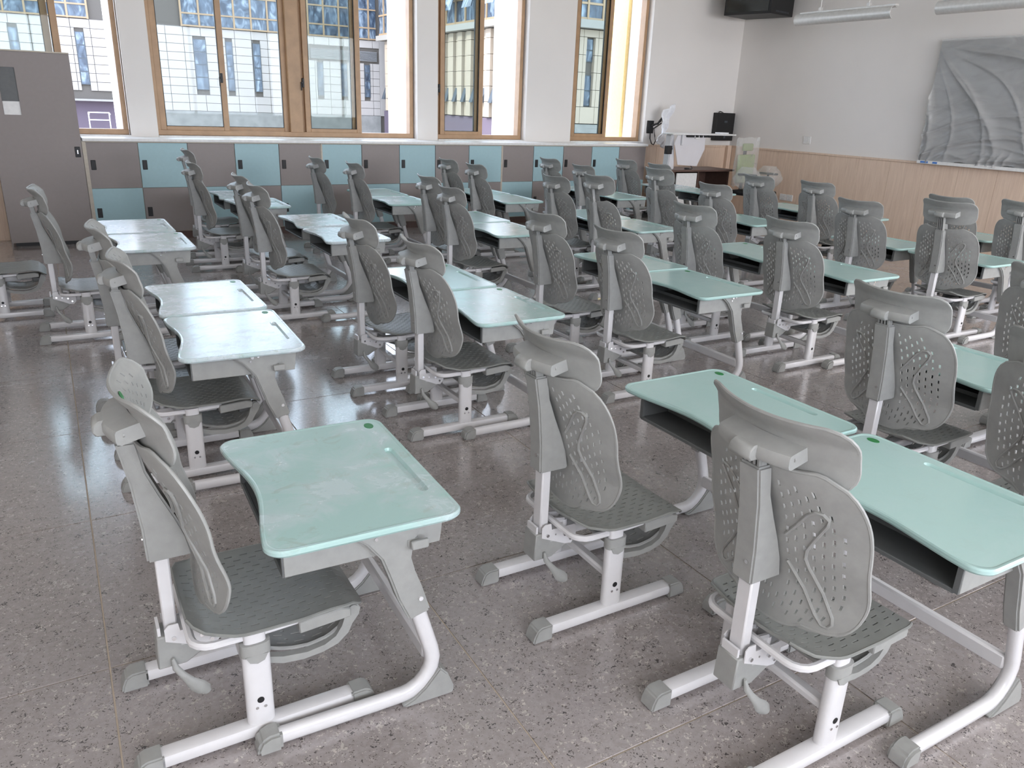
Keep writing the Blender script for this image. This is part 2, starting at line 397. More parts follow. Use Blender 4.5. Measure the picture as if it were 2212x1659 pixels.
# unseen corridor floor behind the camera; roof slab added to block the sun
struct(MB().box(-6, 14, -7.2, Y0 - .21, -.15, -.02).build('trim_7', 'paving', smooth=False))
struct(MB().box(-6, 14, -7.0, Y0 - .21, 3.55, 3.7).build('trim_8', 'ceiling_paint', smooth=False))
struct(MB().box(-30, 75, -60, 120, -2.6, -2.5).build('ground', 'paving', smooth=False))
w5 = struct(bpy.data.objects.new('window_5', None)); COL.objects.link(w5)
f = MB()
for a, b in ((X0 + .25, 1.6), (1.85, 5.0), (5.25, X1 - .4)):
    for q in (a, (a + b) / 2 - .03, b - .06): f.box(q, q + .06, Y0 - .13, Y0 - .07, .95, 3.05)
    f.box(a, b, Y0 - .13, Y0 - .07, .95, 1.01); f.box(a, b, Y0 - .13, Y0 - .07, 2.99, 3.05)
f.build('window_frame', 'window_metal', w5, False)

# ------------------------------------------------------------------ lockers
tl = MB().box(.376, 7.53, 7.07, Y1 - .001, 1.006, 1.034, b=.003).build('worktop', 'white_laminate', None, False)
tag(tl, 'long white ledge board running over the chequered lockers under the windows', 'worktop')
door_pos = [.4, .875, 1.352, 1.83, 2.306, 2.779], [2.795, 3.268, 3.742, 4.214, 4.68, 5.15], [5.165, 5.635, 6.104, 6.574, 7.042, 7.512]
hm = MB().box(0, .046, -.006, .0, -.048, .048, b=.003); hm.box(.006, .04, -.008, -.005, -.042, .042, b=.001)
HM = hm.mesh('handle', 'black_plastic'); HL = MB().box(.014, .03, -.016, -.004, -.02, .022, b=.003).mesh('latch', 'silver_paint')
LL = ['chequered teal and taupe locker unit beside the tall cabinet under the wide window',
      'chequered locker unit in the middle of the row under the window wall',
      'chequered locker unit farthest from the tall cabinet, ending at the oak panels']
ci = 0
for n_, dp in enumerate(door_pos):
    L = thing('locker_unit', LL[n_], 'lockers', (dp[0], 7.1, 0), 0, 'lockers along the window wall')
    wd = dp[-1] - dp[0]
    MB().box(-.031 if n_ == 0 else -.012, .004, -.002, .395, .075 if n_ else .0, 1.004).box(wd - .004, wd + .0, -.002, .395, .075, 1.004).box(0, wd, -.002, .395, .995, 1.004).box(0, wd, .018, .395, .08, .99).build('carcass', 'board_edge', L, False)
    MB().box(0, wd, .03, .39, .0, .076).build('plinth', 'brown_wood', L, False)
    for k in range(5):
        for r in range(2):
            teal = (ci + k + r) % 2 == 1
            z0, z1 = ((.545, .993), (.09, .542))[r]
            xa, xb = dp[k] - dp[0] + .003, dp[k + 1] - dp[0] - .003
            d = MB().box(xa, xb, -.002, .016, z0, z1, b=.0015).build('door', 'locker_teal' if teal else 'locker_taupe', L, False)
            d['label'] = ('teal' if teal else 'taupe') + ' locker door'
            inst('handle', HM, d, (xa + .022, -.002, (.775, .298)[r])); 
    ci += 5
tc = thing('tall_cabinet', 'tall taupe broom cabinet with a narrow dark viewing slot', 'cabinet', (-.363, 7.04, 0))
c_ = MB(); c_.box(0, .728, .02, .45, .035, 1.80); c_.build('carcass', 'locker_taupe', tc, False)
MB().box(0, .728, -.004, .455, 1.80, 1.812).build('top_edge', 'board_edge', tc, False)
d = MB(); d.box(0, .122, 0, .019, .04, 1.797); d.box(.263, .724, 0, .019, .04, 1.797); d.box(.122, .263, 0, .019, .04, 1.24); d.box(.122, .263, 0, .019, 1.66, 1.797)
dd = d.build('door', 'locker_taupe', tc, False)
MB().box(.124, .262, .012, .018, 1.36, 1.66).build('viewing_slot', 'plastic_grey_dark', dd, False)
MB().box(.124, .262, .011, .018, 1.24, 1.36).build('slot_pane', 'white_laminate', dd, False)  # white tone paints the bright reflection in the lower glass
MB().box(.662, .71, -.007, 0, .855, .955, b=.003).build('lock_plate', 'black_plastic', dd)
MB().box(.68, .692, -.014, -.006, .885, .925, b=.002).build('latch', 'chrome', dd)
MB().box(.03, .7, .05, .44, 0, .036).build('plinth', 'black_plastic', tc, False)

# ------------------------------------------------------------------ chair
HS = .165
def wsh(t, W): e, n = (.58, 6) if t > .5 else (.46, 4.2); return W * (e + (1 - e) * max(0, 1 - abs(2 * t - 1) ** n) ** .5)
BZ0, BH = .345, .435
def back_x(y, z):
    v = max(-.1, min(1.1, (z - BZ0) / BH))
    xc = lerp([0, .3, .6, 1], [-.096, -.092, -.128, -.19], v)
    wr = lerp([0, .45, 1], [.036, .042, .065], v)
    return xc + wr * (abs(y) / .235) ** 2
def make_chair():
    C = thing('student_chair', 'x', 'chair')
    # seat
    us = []; k = 0
    NU = 10; PU = .0405
    x_ = -.137
    for i in range(NU):
        b = x_ + i * PU
        us += [b, b + .010, b + .0115, b + .0315]
        us += [b + .035] if False else []
    us += [x_ + NU * PU, .2755]
    vs = []; NV = 19; pv = 2 / NV
    for j in range(NV):
        a = -1 + j * pv; vs += [a, a + pv * .40, a + pv * .60]
    vs += [1]
    def SP(u, v):
        t = (u + .137) / .4125
        w = .192 * (.66 + .34 * max(0, 1 - abs(2 * t - 1) ** (8 if t > .5 else 5)) ** .5) * lerp([0, .3, .8, 1], [.93, 1, 1, .93], t)
        y = v * w
        z = lerp([-.137, -.10, -.03, .1, .19, .235, .262, .276], [.338, .322, .309, .310, .320, .314, .296, .276], u)
        return (u, y, z + .012 * (abs(v) ** 2.2) * lerp([0, .5, 1], [1, .8, .2], t))
    def sh(i, j):
        if j % 3 != 1: return False
        q = j // 3
        if q < 1 or q > NV - 2: return False
        p, r = divmod(i, 4)
        if p < 1 and q in (1, NV - 2): return False
        if p >= NU or (p == 0 and r == 0): return False
        if q % 2: return r in (2,)
        return r in (0,) if False else (r == 0 and p > 0) or (r == 3 and p < NU - 1)
    MB().sheet(SP, us, vs, sh, .006, rim=.0042).build('seat', 'plastic_grey_shaded', C, ang=50)
    # backrest
    ts = []; NT_ = 14; pt_ = 1 / NT_
    for i in range(NT_):
        b = i * pt_; ts += [b, b + pt_ * .46, b + pt_ * .5, b + pt_ * .96]
    ts += [1]
    cols = [.04, .13] + [.225 + .094 * k for k in range(7)]
    ss = [0]
    for c in cols: ss += [c - .0145, c + .0145]
    ss = ss + [.9, 1]
    full = [-q for q in ss[:0:-1]] + ss
    def BP(t, s_):
        w = wsh(t, lerp([0, .4, .75, 1], [.225, .236, .234, .226], t)); y = s_ * w
        z = BZ0 + t * BH + .014 * (abs(s_) ** 2.5) * (t ** 4) + .03 * (abs(s_) ** 3) * (1 - t) ** 5
        return (back_x(y, BZ0 + t * BH), y, z)
    nfull = len(full); mid = nfull // 2
    def bh(i, j):
        jj = j - mid if j >= mid else mid - 1 - j
        if jj % 2 != 1 or jj > 2 * len(cols): return False
        c = (jj - 1) // 2; p, r = divmod(i, 4)
        if p < 1 or p > 12: return False
        if c < 2 and p > 2: return False
        if c == 8 and (p < 3 or p > 9): return False
        if c == 7 and (p < 2 or p > 11): return False
        return (r == 0) if c % 2 else (r == 2)
    bo = MB().sheet(BP, ts, full, bh, .0055, rim=.0045).build('backrest', 'plastic_grey', C, ang=50)
    for sg in (-1, 1):
        pts = [(.05, .600), (.075, .642), (.098, .682), (.113, .698), (.127, .700), (.136, .690), (.132, .672), (.112, .630), (.094, .585), (.090, .560), (.096, .535), (.122, .480), (.146, .432), (.149, .415), (.142, .402), (.130, .403), (.115, .420), (.085, .470), (.05, .525)]
        path = [(back_x(.05 + (y - .05) * 1.25, z) - .0042, sg * (.05 + (y - .05) * 1.25), z) for y, z in pts]
        MB().tube(path, .0042, n=6, up=(1, 0, 0)).build('ridge', 'plastic_grey', bo)
    # housing behind the backrest
    prof = [(-.197, .468), (-.2, .56), (-.212, .68), (-.229, .776), (-.186, .776), (-.174, .70), (-.15, .635), (-.125, .575), (-.106, .52), (-.097, .468)]
    ho = MB().prism(prof, -.031, .031, 'y', b=.005, seg=2).build('back_housing', 'plastic_grey', C)
    MB().cyl((-.199, -.012, .525), 'x', .005, .006, 10).build('screw', 'chrome', ho)
    # upright
    MB().box(-.181, -.15, -.022, .022, .205, .5, b=.004).build('upright_post', 'white_steel', C)
    MB().prism([(-.205, .172), (-.2, .262), (-.185, .262), (-.13, .25), (-.13, .235), (-.07, .235), (-.085, .205), (-.14, .172)], -.034, .034, 'y', b=.003).build('rear_bracket', 'plastic_grey', C)
    MB().box(-.197, -.19, -.026, .026, .255, .285).build('stop_plate', 'white_steel', C)
    for sg in (-1, 1):
        pl = MB().prism([(-.182, .25), (-.182, .283), (-.172, .293), (-.15, .293), (-.147, .272), (-.066, .272), (-.056, .262), (-.056, .225), (-.072, .207), (-.095, .21)], sg * .0345, sg * .0375, 'y').build('bracket_plate', 'white_steel', C)
        if sg < 0:
            b_ = MB()
            for bx, bz in ((-.163, .256), (-.1, .246), (-.078, .227)): b_.cyl((bx, sg * .039, bz), 'y', .0055, .008, 8)
            b_.cyl((-.132, sg * .0378, .252), 'y', .003, .002, 8)
            b_.build('bolt', 'chrome', pl)
    MB().box(-.15, -.055, -.034, .034, .225, .27, b=.002).build('bracket_block', 'white_steel', C)
    MB().box(-.06, .12, -.02, .02, .225, .262, b=.008, seg=2).build('beam', 'white_steel', C)
    MB().tube([(.11, 0, .245), (.21, 0, .245)], .017, n=12).build('slide_tube', 'white_steel', C)
    MB().box(.19, .255, -.11, .11, .232, .262, b=.008, seg=2).build('hinge_bar', 'plastic_grey_dark', C)
    # seat frame
    fz = .292
    cpath = [(.115, -.158, fz + .006), (-.03, -.158, fz)] + [(-.088 - .045 * math.sin(a), -.113 - .045 * math.cos(a), fz) for a in [0, pi / 8, pi / 4, 3 * pi / 8, pi / 2]]
    fpath = cpath + [(x, -y, z) for x, y, z in cpath[::-1]]
    MB().tube(fpath, .0105, n=8).build('seat_frame', 'white_steel', C)
    for sg in (-1, 1):
        MB().cyl((-.095, sg * .022, .277), 'z', .011, .03, 10).tube([(-.095, sg * .022, .288), (-.128, sg * .022, fz)], .009, n=8).build('frame_stud', 'white_steel', C)
        MB().prism([(.105, .268), (.105, .302), (.21, .308), (.235, .300), (.235, .277)], sg * .135, sg * .178, 'y', b=.003).build('side_cover', 'plastic_grey', C)
        # legs
        lg = MB().tube([(0, sg * HS, .04), (0, sg * HS, .275)], .033, .018, n=16, up=(0, 1, 0), sq=.7).build('leg', 'white_steel', C)
        MB().tube([(0, sg * HS, .27), (0, sg * HS, .306)], .026, .013, n=14, up=(0, 1, 0), sq=.7).build('inner_leg', 'white_steel', lg)
        MB().tube([(0, sg * HS, .245), (0, sg * HS, .279)], .0355, .0205, n=16, up=(0, 1, 0), sq=.7).prism([(-.026, .25), (.026, .25), (.017, .232), (0, .226), (-.017, .232)], sg * (HS + .0165), sg * (HS + .0205), 'y').build('collar', 'plastic_grey', lg)
        MB().cyl((0, sg * (HS + .0175), .118), 'y', .0085, .003, 14).build('lock_hole', 'black_plastic', lg)
        MB().cyl((-.010, sg * (HS + .0178), .097), 'y', .004, .004, 8).cyl((.010, sg * (HS + .0178), .097), 'y', .004, .004, 8).build('rivet', 'chrome', lg)
        br = MB().box(-.25, .25, sg * HS - .022, sg * HS + .022, .012, .047, b=.008, seg=2).build('base_bar', 'white_steel', C)
        for e in (-1, 1):
            MB().prism([(e * .225, 0), (e * .225, .051), (e * .262, .051), (e * .278, .043), (e * .288, .02), (e * .292, 0)], sg * HS - .0265, sg * HS + .0265, 'y', b=.0045, seg=2).build('foot_cap', 'plastic_grey', br)
    MB().box(-.016, .016, -HS + .016, HS - .016, .125, .150, b=.006).build('crossbar', 'white_steel', C)
    # footrest
    prof = [(.03, .208), (.045, .19), (.09, .178), (.14, .173), (.19, .182), (.225, .205), (.243, .235), (.248, .262)]
    cum = [0]
    for a, b in zip(prof, prof[1:]): cum.append(cum[-1] + math.dist(a, b))
    Ltot = cum[-1]
    def FP(t, s_):
        d_ = t * Ltot; x = lerp(cum, [p[0] for p in prof], d_); z = lerp(cum, [p[1] for p in prof], d_)
        w = .118 * (.8 + .2 * max(0, 1 - (1 - t) ** 6) ** .5)
        return (x, s_ * w, z + .012 * abs(s_) ** 4)
    ft = []; NF = 6
    for i in range(NF):
        b = i / NF; ft += [b, b + .04, b + .083, b + .125]
    ft += [1]; fs_ = []
    for j in range(12): a = -1 + j / 6; fs_ += [a, a + .06, a + .105]
    fs_ += [1]
    def fh(i, j):
        if j % 3 != 1 or j // 3 in (0, 11): return False
        p, r = divmod(i, 4)
        if p == 0: return False
        return r in (0, 1) if (j // 3) % 2 else r in (2,)
    fo = MB().sheet(FP, ft, fs_, fh, .005, rim=.005).build('footrest', 'plastic_grey', C, ang=50)
    for sg in (-1, 1):
        arm = [(.245, .287), (.262, .283), (.272, .266), (.268, .248), (.250, .225), (.238, .2), (.21, .176), (.17, .164), (.12, .16), (.07, .166), (.035, .18), (.03, .2), (.07, .186), (.13, .178), (.175, .184), (.205, .2), (.222, .225), (.232, .255)]
        ar = MB().prism(arm, sg * .117, sg * .137, 'y').build('footrest_arm', 'plastic_grey', C)
        MB().cyl((.252, sg * .139, .268), 'y', .0135, .006, 14).build('hinge_cap', 'plastic_grey', ar)
    # height lever
    lv = [(-.172, -.04, .2), (-.168, -.045, .175), (-.155, -.052, .155), (-.14, -.058, .135), (-.125, -.062, .118), (-.112, -.064, .104)]
    l_ = MB()
    for (a, ra), (b, rb) in zip(list(zip(lv, (.005, .009, .0105, .012, .0185, .0205)))[:-1], list(zip(lv, (.005, .009, .0105, .012, .0185, .0205)))[1:]): pass
    V = []; F = []; n = 10; rr = (.004, .0085, .009, .012, .019, .018)
    lv.append((-.103, -.065, .094)); rr = rr + (.009,)
    for i, (p, r) in enumerate(zip(lv, rr)):
        p = Vector(p); d_ = Vector((.5, -.15, -.85)).normalized(); a = d_.cross(Vector((0, 1, 0))).normalized(); c = Vector((0, 1, 0))
        for k in range(n): th = 2 * pi * k / n; V.append((p + a * math.cos(th) * r + c * math.sin(th) * min(r, .006))[:])
    for i in range(len(lv) - 1):
        for k in range(n): F.append((i * n + k, i * n + (k + 1) % n, (i + 1) * n + (k + 1) % n, (i + 1) * n + k))
    F += [tuple(range(n))[::-1], tuple((len(lv) - 1) * n + k for k in range(n))]
    l_.add(V, F); l_.build('height_lever', 'plastic_grey', C)
    # headrest (all parts named in HEAD slide up when the headrest is raised)
    def HP(t, s_):
        e_, n_ = (.76, 7) if t > .5 else (.55, 3.4); w = .198 * (e_ + (1 - e_) * max(0, 1 - abs(2 * t - 1) ** n_) ** .5); y = s_ * w
        z = .766 + t * .146 + .008 * abs(s_) ** 2 * t
        x = lerp([0, .35, .7, 1], [-.178, -.180, -.192, -.224], t) + .050 * (abs(y) / .195) ** 2
        return (x, y, z)
    ht = []
    for i in range(6): b = i / 6; ht += [b, b + .06, b + .083, b + .143]
    ht += [1]
    hs = [0]
    for c in [.06 + .11 * k for k in range(8)]: hs += [c - .014, c + .014]
    hs.append(1); hfull = [-q for q in hs[:0:-1]] + hs; hmid = len(hfull) // 2
    def hh(i, j):
        jj = j - hmid if j >= hmid else hmid - 1 - j
        if jj % 2 != 1 or jj > 16: return False
        c = (jj - 1) // 2; p, r = divmod(i, 4)
        if p == 0 and c > 4 or c == 7 and p not in (2, 3) or p >= 5 and c < 2: return False
        return (r == 0 and p > 0) if c % 2 else (r == 2 and p < 5)
    pad = MB().sheet(lambda t, s_: HP(t, -s_), ht, hfull, hh, .004, rim=.0042).sheet(lambda t, s_: (HP(t, s_)[0] - .0032,) + HP(t, s_)[1:], [i / 14 for i in range(15)], [-1 + i / 12 for i in range(25)], lambda i, j: False, .0022).build('headrest_pad', 'plastic_grey', C, ang=50)
    st_ = MB().cyl((0, 0, 0), 'x', 1, .02, 16)
    M_ = Matrix.Translation((-.202, .0, .887)) @ Matrix.Rotation(-.55, 4, 'Y') @ Matrix.Diagonal((.05, .024, .009, 1))
    MB().add(st_.v, st_.f, M_).build('sticker', 'green_sticker', pad)
    hb = MB(); N = 14; V = []; F = []
    prof = [(-.022, .813), (-.029, .816), (-.032, .822), (-.032, .840), (-.029, .846), (-.021, .849), (.022, .860), (.026, .826)]
    for i in range(N + 1):
        s_ = -1 + 2 * i / N; y = s_ * .103; xo = -.219 + .022 * s_ * s_
        for px, pz in prof: V.append((xo + px, y, pz))
    npf = len(prof)
    for i in range(N):
        for k in range(npf): F.append((i * npf + k, i * npf + (k + 1) % npf, (i + 1) * npf + (k + 1) % npf, (i + 1) * npf + k))
    F += [tuple(range(npf))[::-1], tuple(N * npf + k for k in range(npf))]
    hb.add(V, F); hbo = hb.build('headrest_bar', 'plastic_grey', C, ang=30)
    MB().cyl((-.2125, -.10, .836), 'x', .0055, .004, 10).build('screw', 'plastic_grey', hbo)
    MB().prism([(-.262, .811), (-.270, .822), (-.266, .838), (-.254, .846), (-.236, .848), (-.232, .811)], -.031, .031, 'y', b=.003).build('neck_clip', 'plastic_grey', C)
    nk = MB().prism([(-.190, .66), (-.220, .816), (-.204, .816), (-.178, .66)], -.023, .023, 'y')
    for k in range(4): yy = -.0195 + k * .013; nk.prism([(-.197, .66), (-.2285, .816), (-.215, .816), (-.188, .66)], yy - .0028, yy + .0028, 'y')
    nk.build('neck_rail', 'plastic_grey', C)
    MB().prism([(-.192, .66), (-.2222, .815), (-.215, .815), (-.188, .66)], -.0222, .0222, 'y').build('rail_slot', 'black_plastic', C)
    return C
chair0 = make_chair(); index_kids(chair0)
HEAD = ('headrest_pad', 'headrest_bar', 'neck_clip', 'neck_rail', 'rail_slot')

# ------------------------------------------------------------------ desk (origin: centre of the two seats' floor footprint, user side -x)
DZ = .57; DX = .236; DY = .328
def top_outline(dx, dy):
    P = []
    def arc(cx, cy, r, a0, a1, n=6):
        for i in range(n + 1): a = math.radians(a0 + (a1 - a0) * i / n); P.append((cx + r * math.cos(a), cy + r * math.sin(a)))
    r = .045
    arc(dx - r, dy - r, r, 0, 90); arc(-dx + r, dy - r, r, 90, 180)
    for i in range(1, 16):
        y = dy - r - .01 - i / 16 * 2 * (dy - r - .01)
        P.append((-dx + .037 * (.5 + .5 * math.cos(pi * y / (dy - .03))) ** .9, y))
    arc(-dx + r, -dy + r, r, 180, 270); arc(dx - r, -dy + r, r, 270, 360)
    return P
def make_desk(topmat):
    D = thing('school_desk', 'x', 'desk')
    tb = MB(); ol = top_outline(DX, DY); il = top_outline(DX - .012, DY - .012)
    # rim slightly proud of the field
    n = len(ol); lay = [(top_outline(DX - .004, DY - .004), DZ - .018), (ol, DZ - .012), (ol, DZ - .004), (top_outline(DX - .003, DY - .003), DZ), (top_outline(DX - .009, DY - .009), DZ), (il, DZ - .0016)]
    V = []; F = []
    for pl, z in lay: V += [(x, y, z) for x, y in pl]
    for a in range(len(lay) - 1):
        for k in range(n): F.append((a * n + k, a * n + (k + 1) % n, (a + 1) * n + (k + 1) % n, (a + 1) * n + k))
    F.append(tuple(range(n))[::-1])
    # field with the pen groove sunk in it
    gx0, gx1, gy0, gy1 = DX - .062, DX - .036, -.185, .10
    bm = bmesh.new(); inner = [bm.verts.new((x, y, DZ - .0016)) for x, y in il]
    gp = []
    for i in range(7): a = pi / 2 - pi * i / 6 * -1 + 0; 
    gr = (gx1 - gx0) / 2; gc = (gx0 + gx1) / 2
    for i in range(7): a = pi * i / 6; gp.append((gc + gr * math.cos(a), gy1 - gr + gr * math.sin(a)))
    for i in range(7): a = pi + pi * i / 6; gp.append((gc + gr * math.cos(a), gy0 + gr + gr * math.sin(a)))
    gv = [bm.verts.new((x, y, DZ - .0016)) for x, y in gp]
    es = [bm.edges.new((inner[i], inner[(i + 1) % len(inner)])) for i in range(len(inner))] + [bm.edges.new((gv[i], gv[(i + 1) % len(gv)])) for i in range(len(gv))]
    bmesh.ops.triangle_fill(bm, edges=es, use_beauty=True)
    for f_ in [f_ for f_ in bm.faces if gx0 + .002 < f_.calc_center_median().x < gx1 - .002 and gy0 < f_.calc_center_median().y < gy1 and all(w in gv for w in f_.verts)]: bm.faces.remove(f_)
    lo = [bm.verts.new((gc + (x - gc) * .62, (y - (gy0 + gy1) / 2) * .985 + (gy0 + gy1) / 2, DZ - .0105)) for x, y in gp]
    for i in range(len(gv)): bm.faces.new((gv[i], gv[(i + 1) % len(gv)], lo[(i + 1) % len(lo)], lo[i]))
    bm.faces.new(lo); bmesh.ops.recalc_face_normals(bm, faces=bm.faces)
    bm.verts.index_update(); o_ = len(V)
    V += [w.co[:] for w in bm.verts]; F += [tuple(q.index + o_ for q in f_.verts) for f_ in bm.faces]; bm.free()
    tb.add(V, F)
    top = tb.build('tabletop', topmat, D, ang=30)
    sb = MB().cyl((0, 0, 0), 'z', 1, 1, 20); M_ = Matrix.Translation((DX - .045, DY - .055, DZ - .001)) @ Matrix.Diagonal((.0135, .02, .0012, 1))
    stk = MB().add(sb.v, sb.f, M_).build('sticker', 'green_sticker', top)
    # storage box open to the user
    bx0, bx1, by, bz0, bz1 = -.19, .195, .250, DZ - .108, DZ - .019
    q = MB(); th = .006
    sl = .03
    q.box(bx0, bx1, -by, by, bz0, bz0 + th); q.box(bx1 - th, bx1, -by, by, bz0, bz1)
    for sg in (-1, 1):
        q.prism([(bx0 + .012, bz0), (bx1, bz0), (bx1, bz1), (bx0, bz1), (bx0, bz0 + .012)], sg * by - th / 2 * sg, sg * (by + th / 2), 'y')
        q.prism([(bx0 - .004, bz0), (bx0 + .006, bz0), (bx0 + .006, bz1), (bx0 - .004, bz1)], sg * by - .01, sg * by + .004, 'y')
    q.box(bx0 - .004, bx0 + .006, -by, by, bz0 - .004, bz0 + .008, b=.002)
    q.box(bx0 + .12, bx0 + .125, -by, by, bz0 + .006, bz0 + .022)
    q.box(bx0 + .01, bx1, -by, by, bz1 - .002, bz1)
    q.build('storage_box', 'plastic_grey_dark', D, False)
    for sg in (-1, 1):
        MB().prism([(bx0, bz0), (bx1, bz0), (bx1 + .004, bz0 + .03), (bx1 + .01, bz1), (bx0, bz1)], sg * (by + .004), sg * (by + .012), 'y', b=.0015).build('box_side', 'plastic_grey', D)
        # moulded bracket
        pr_ = [(-.075, DZ - .019), (-.04, DZ - .03), (.0, DZ - .062), (.035, DZ - .11), (.055, DZ - .17), (.075, DZ - .235), (.105, DZ - .305), (.162, DZ - .29), (.14, DZ - .215), (.122, DZ - .165), (.112, DZ - .125), (.118, DZ - .085), (.138, DZ - .045), (.155, DZ - .019)]
        bk = MB().prism(pr_, sg * (by - .008), sg * (by + .034), 'y', b=.006, seg=2)
        bko = bk.build('leg_bracket', 'plastic_grey', D)
        MB().cyl((.134, sg * (by + .036), DZ - .245), 'y', .006, .004, 10).build('screw', 'white_steel', bko)
        MB().cyl((.03, sg * (by + .036), DZ - .032), 'y', .0065, .005, 10).cyl((.052, sg * (by + .036), DZ - .03), 'y', .0045, .005, 8).cyl((.022, sg * (by + .036), DZ - .047), 'y', .0045, .005, 8).build('bolt', 'chrome', bko)
        MB().box(.10, .13, sg * (by + .03) - .006, sg * (by + .03) + .006, DZ - .088, DZ - .07).box(.105, .15, sg * (by + .047) - .006, sg * (by + .047) + .006, DZ - .092, DZ - .068, b=.003).build('bag_hook', 'plastic_grey', bko)
        # C shaped tube leg
        yl = sg * (by + .0145)
        path = [(.131, yl, DZ - .285), (.152, yl, .21)]
        cx, cz, rr = .083, .122, .092
        for a in (18, 0, -18, -36, -54, -72, -86): path.append((cx + rr * math.cos(math.radians(a)) * .98, yl, cz + rr * math.sin(math.radians(a)) * 1.02))
        path += [(.02, yl, .027), (-.1, yl, .027), (-.24, yl, .027)]
        lg = MB().tube(path, .0205, .017, n=14, up=(0, 1, 0), sq=.8).build('leg', 'white_steel', D)
        MB().prism([(.095, 0), (.225, 0), (.229, .018), (.210, .068), (.188, .094), (.172, .075), (.145, .044), (.115, .021), (.08, .006)], yl - .024, yl + .024, 'y', b=.004, seg=2).build('heel_cap', 'plastic_grey', lg)
        MB().prism([(-.225, 0), (-.225, .052), (-.255, .052), (-.277, .042), (-.287, .02), (-.285, 0)], yl - .0265, yl + .0265, 'y', b=.007, seg=2).build('toe_cap', 'plastic_grey', lg)
    MB().box(.150, .175, -by - .004, by + .004, .11, .155, b=.006).build('crossbar', 'white_steel', D)
    return D
DESK = {}
for k_ in ('mint_top_dusty_glare', 'mint_top_stained', 'mint_top_clean'):
    DESK[k_] = make_desk(k_) if not DESK else None
    if DESK[k_]: index_kids(DESK[k_]); BASE = DESK[k_]
base_used = [False]
TOPMESH = {}
def place_desk(xf, y0, y1, label, mat, yaw=0):
    if not base_used[0]: o = BASE; base_used[0] = True
    else: o = copy_tree(BASE)
    yc = (y0 + y1) / 2 + .006; r = math.radians(yaw)
    o.location = (xf - DX, yc, 0); o.rotation_euler = (0, 0, r)
    o['label'] = label; o['category'] = 'desk'; o['group'] = 'mint topped school desks in pairs'
    for c in o.children if o is BASE else [c for c in bpy.data.objects if c.parent == o]:
        if c.name.split('.')[0] == 'tabletop': 
            if mat not in TOPMESH:
                me = BASETOP.copy(); me.materials.clear(); me.materials.append(MATS[mat]); TOPMESH[mat] = me
            c.data = TOPMESH[mat]
    return o
BASETOP = [c for c in BASE.children if c.name == 'tabletop'][0].data

COLN = {1: 'first', 2: 'second', 3: 'third', 4: 'fourth', 5: 'fifth', 6: 'sixth'}
ROWN = {1: 'nearest the camera', 2: 'second back from the camera', 3: 'third back from the camera', 4: 'closest to the lockers'}
DS, ST, CL = 'mint_top_dusty_glare', 'mint_top_stained', 'mint_top_clean'
DESKS = [ # column, row, which of pair, x front, y near, y far, material, yaw
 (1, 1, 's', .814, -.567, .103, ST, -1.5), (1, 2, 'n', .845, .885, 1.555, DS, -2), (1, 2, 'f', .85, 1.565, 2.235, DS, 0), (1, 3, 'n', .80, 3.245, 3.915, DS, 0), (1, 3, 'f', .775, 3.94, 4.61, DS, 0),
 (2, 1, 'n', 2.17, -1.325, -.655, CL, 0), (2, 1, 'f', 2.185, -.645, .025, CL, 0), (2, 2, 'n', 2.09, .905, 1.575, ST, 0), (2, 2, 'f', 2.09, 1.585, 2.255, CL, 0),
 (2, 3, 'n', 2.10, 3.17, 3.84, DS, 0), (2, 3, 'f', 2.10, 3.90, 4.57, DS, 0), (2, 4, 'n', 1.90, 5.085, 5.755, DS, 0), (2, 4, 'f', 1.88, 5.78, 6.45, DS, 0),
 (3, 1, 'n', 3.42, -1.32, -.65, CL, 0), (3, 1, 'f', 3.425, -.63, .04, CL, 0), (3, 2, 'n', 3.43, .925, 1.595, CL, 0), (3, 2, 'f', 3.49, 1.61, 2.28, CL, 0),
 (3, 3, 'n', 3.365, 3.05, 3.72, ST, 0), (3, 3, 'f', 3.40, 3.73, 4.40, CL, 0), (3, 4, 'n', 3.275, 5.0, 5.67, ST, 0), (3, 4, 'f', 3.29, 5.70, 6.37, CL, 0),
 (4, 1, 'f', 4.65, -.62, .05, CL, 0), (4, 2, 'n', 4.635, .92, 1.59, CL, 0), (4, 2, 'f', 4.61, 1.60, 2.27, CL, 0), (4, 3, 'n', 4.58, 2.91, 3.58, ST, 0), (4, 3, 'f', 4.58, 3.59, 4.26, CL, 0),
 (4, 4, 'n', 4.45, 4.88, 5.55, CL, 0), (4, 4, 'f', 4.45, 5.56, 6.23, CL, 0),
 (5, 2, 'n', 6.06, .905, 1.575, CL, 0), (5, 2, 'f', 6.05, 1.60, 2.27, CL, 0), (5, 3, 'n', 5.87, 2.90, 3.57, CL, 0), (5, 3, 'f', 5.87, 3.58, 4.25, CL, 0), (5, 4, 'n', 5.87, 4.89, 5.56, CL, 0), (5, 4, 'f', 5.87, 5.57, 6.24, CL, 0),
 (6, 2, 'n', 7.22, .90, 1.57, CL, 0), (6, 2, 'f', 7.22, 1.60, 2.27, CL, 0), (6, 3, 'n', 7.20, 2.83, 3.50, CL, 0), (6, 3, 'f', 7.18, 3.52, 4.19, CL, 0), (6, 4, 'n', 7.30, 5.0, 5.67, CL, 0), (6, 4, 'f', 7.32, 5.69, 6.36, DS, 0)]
def where(c, r, w):
    return {'n': 'near', 'f': 'far'}[w]
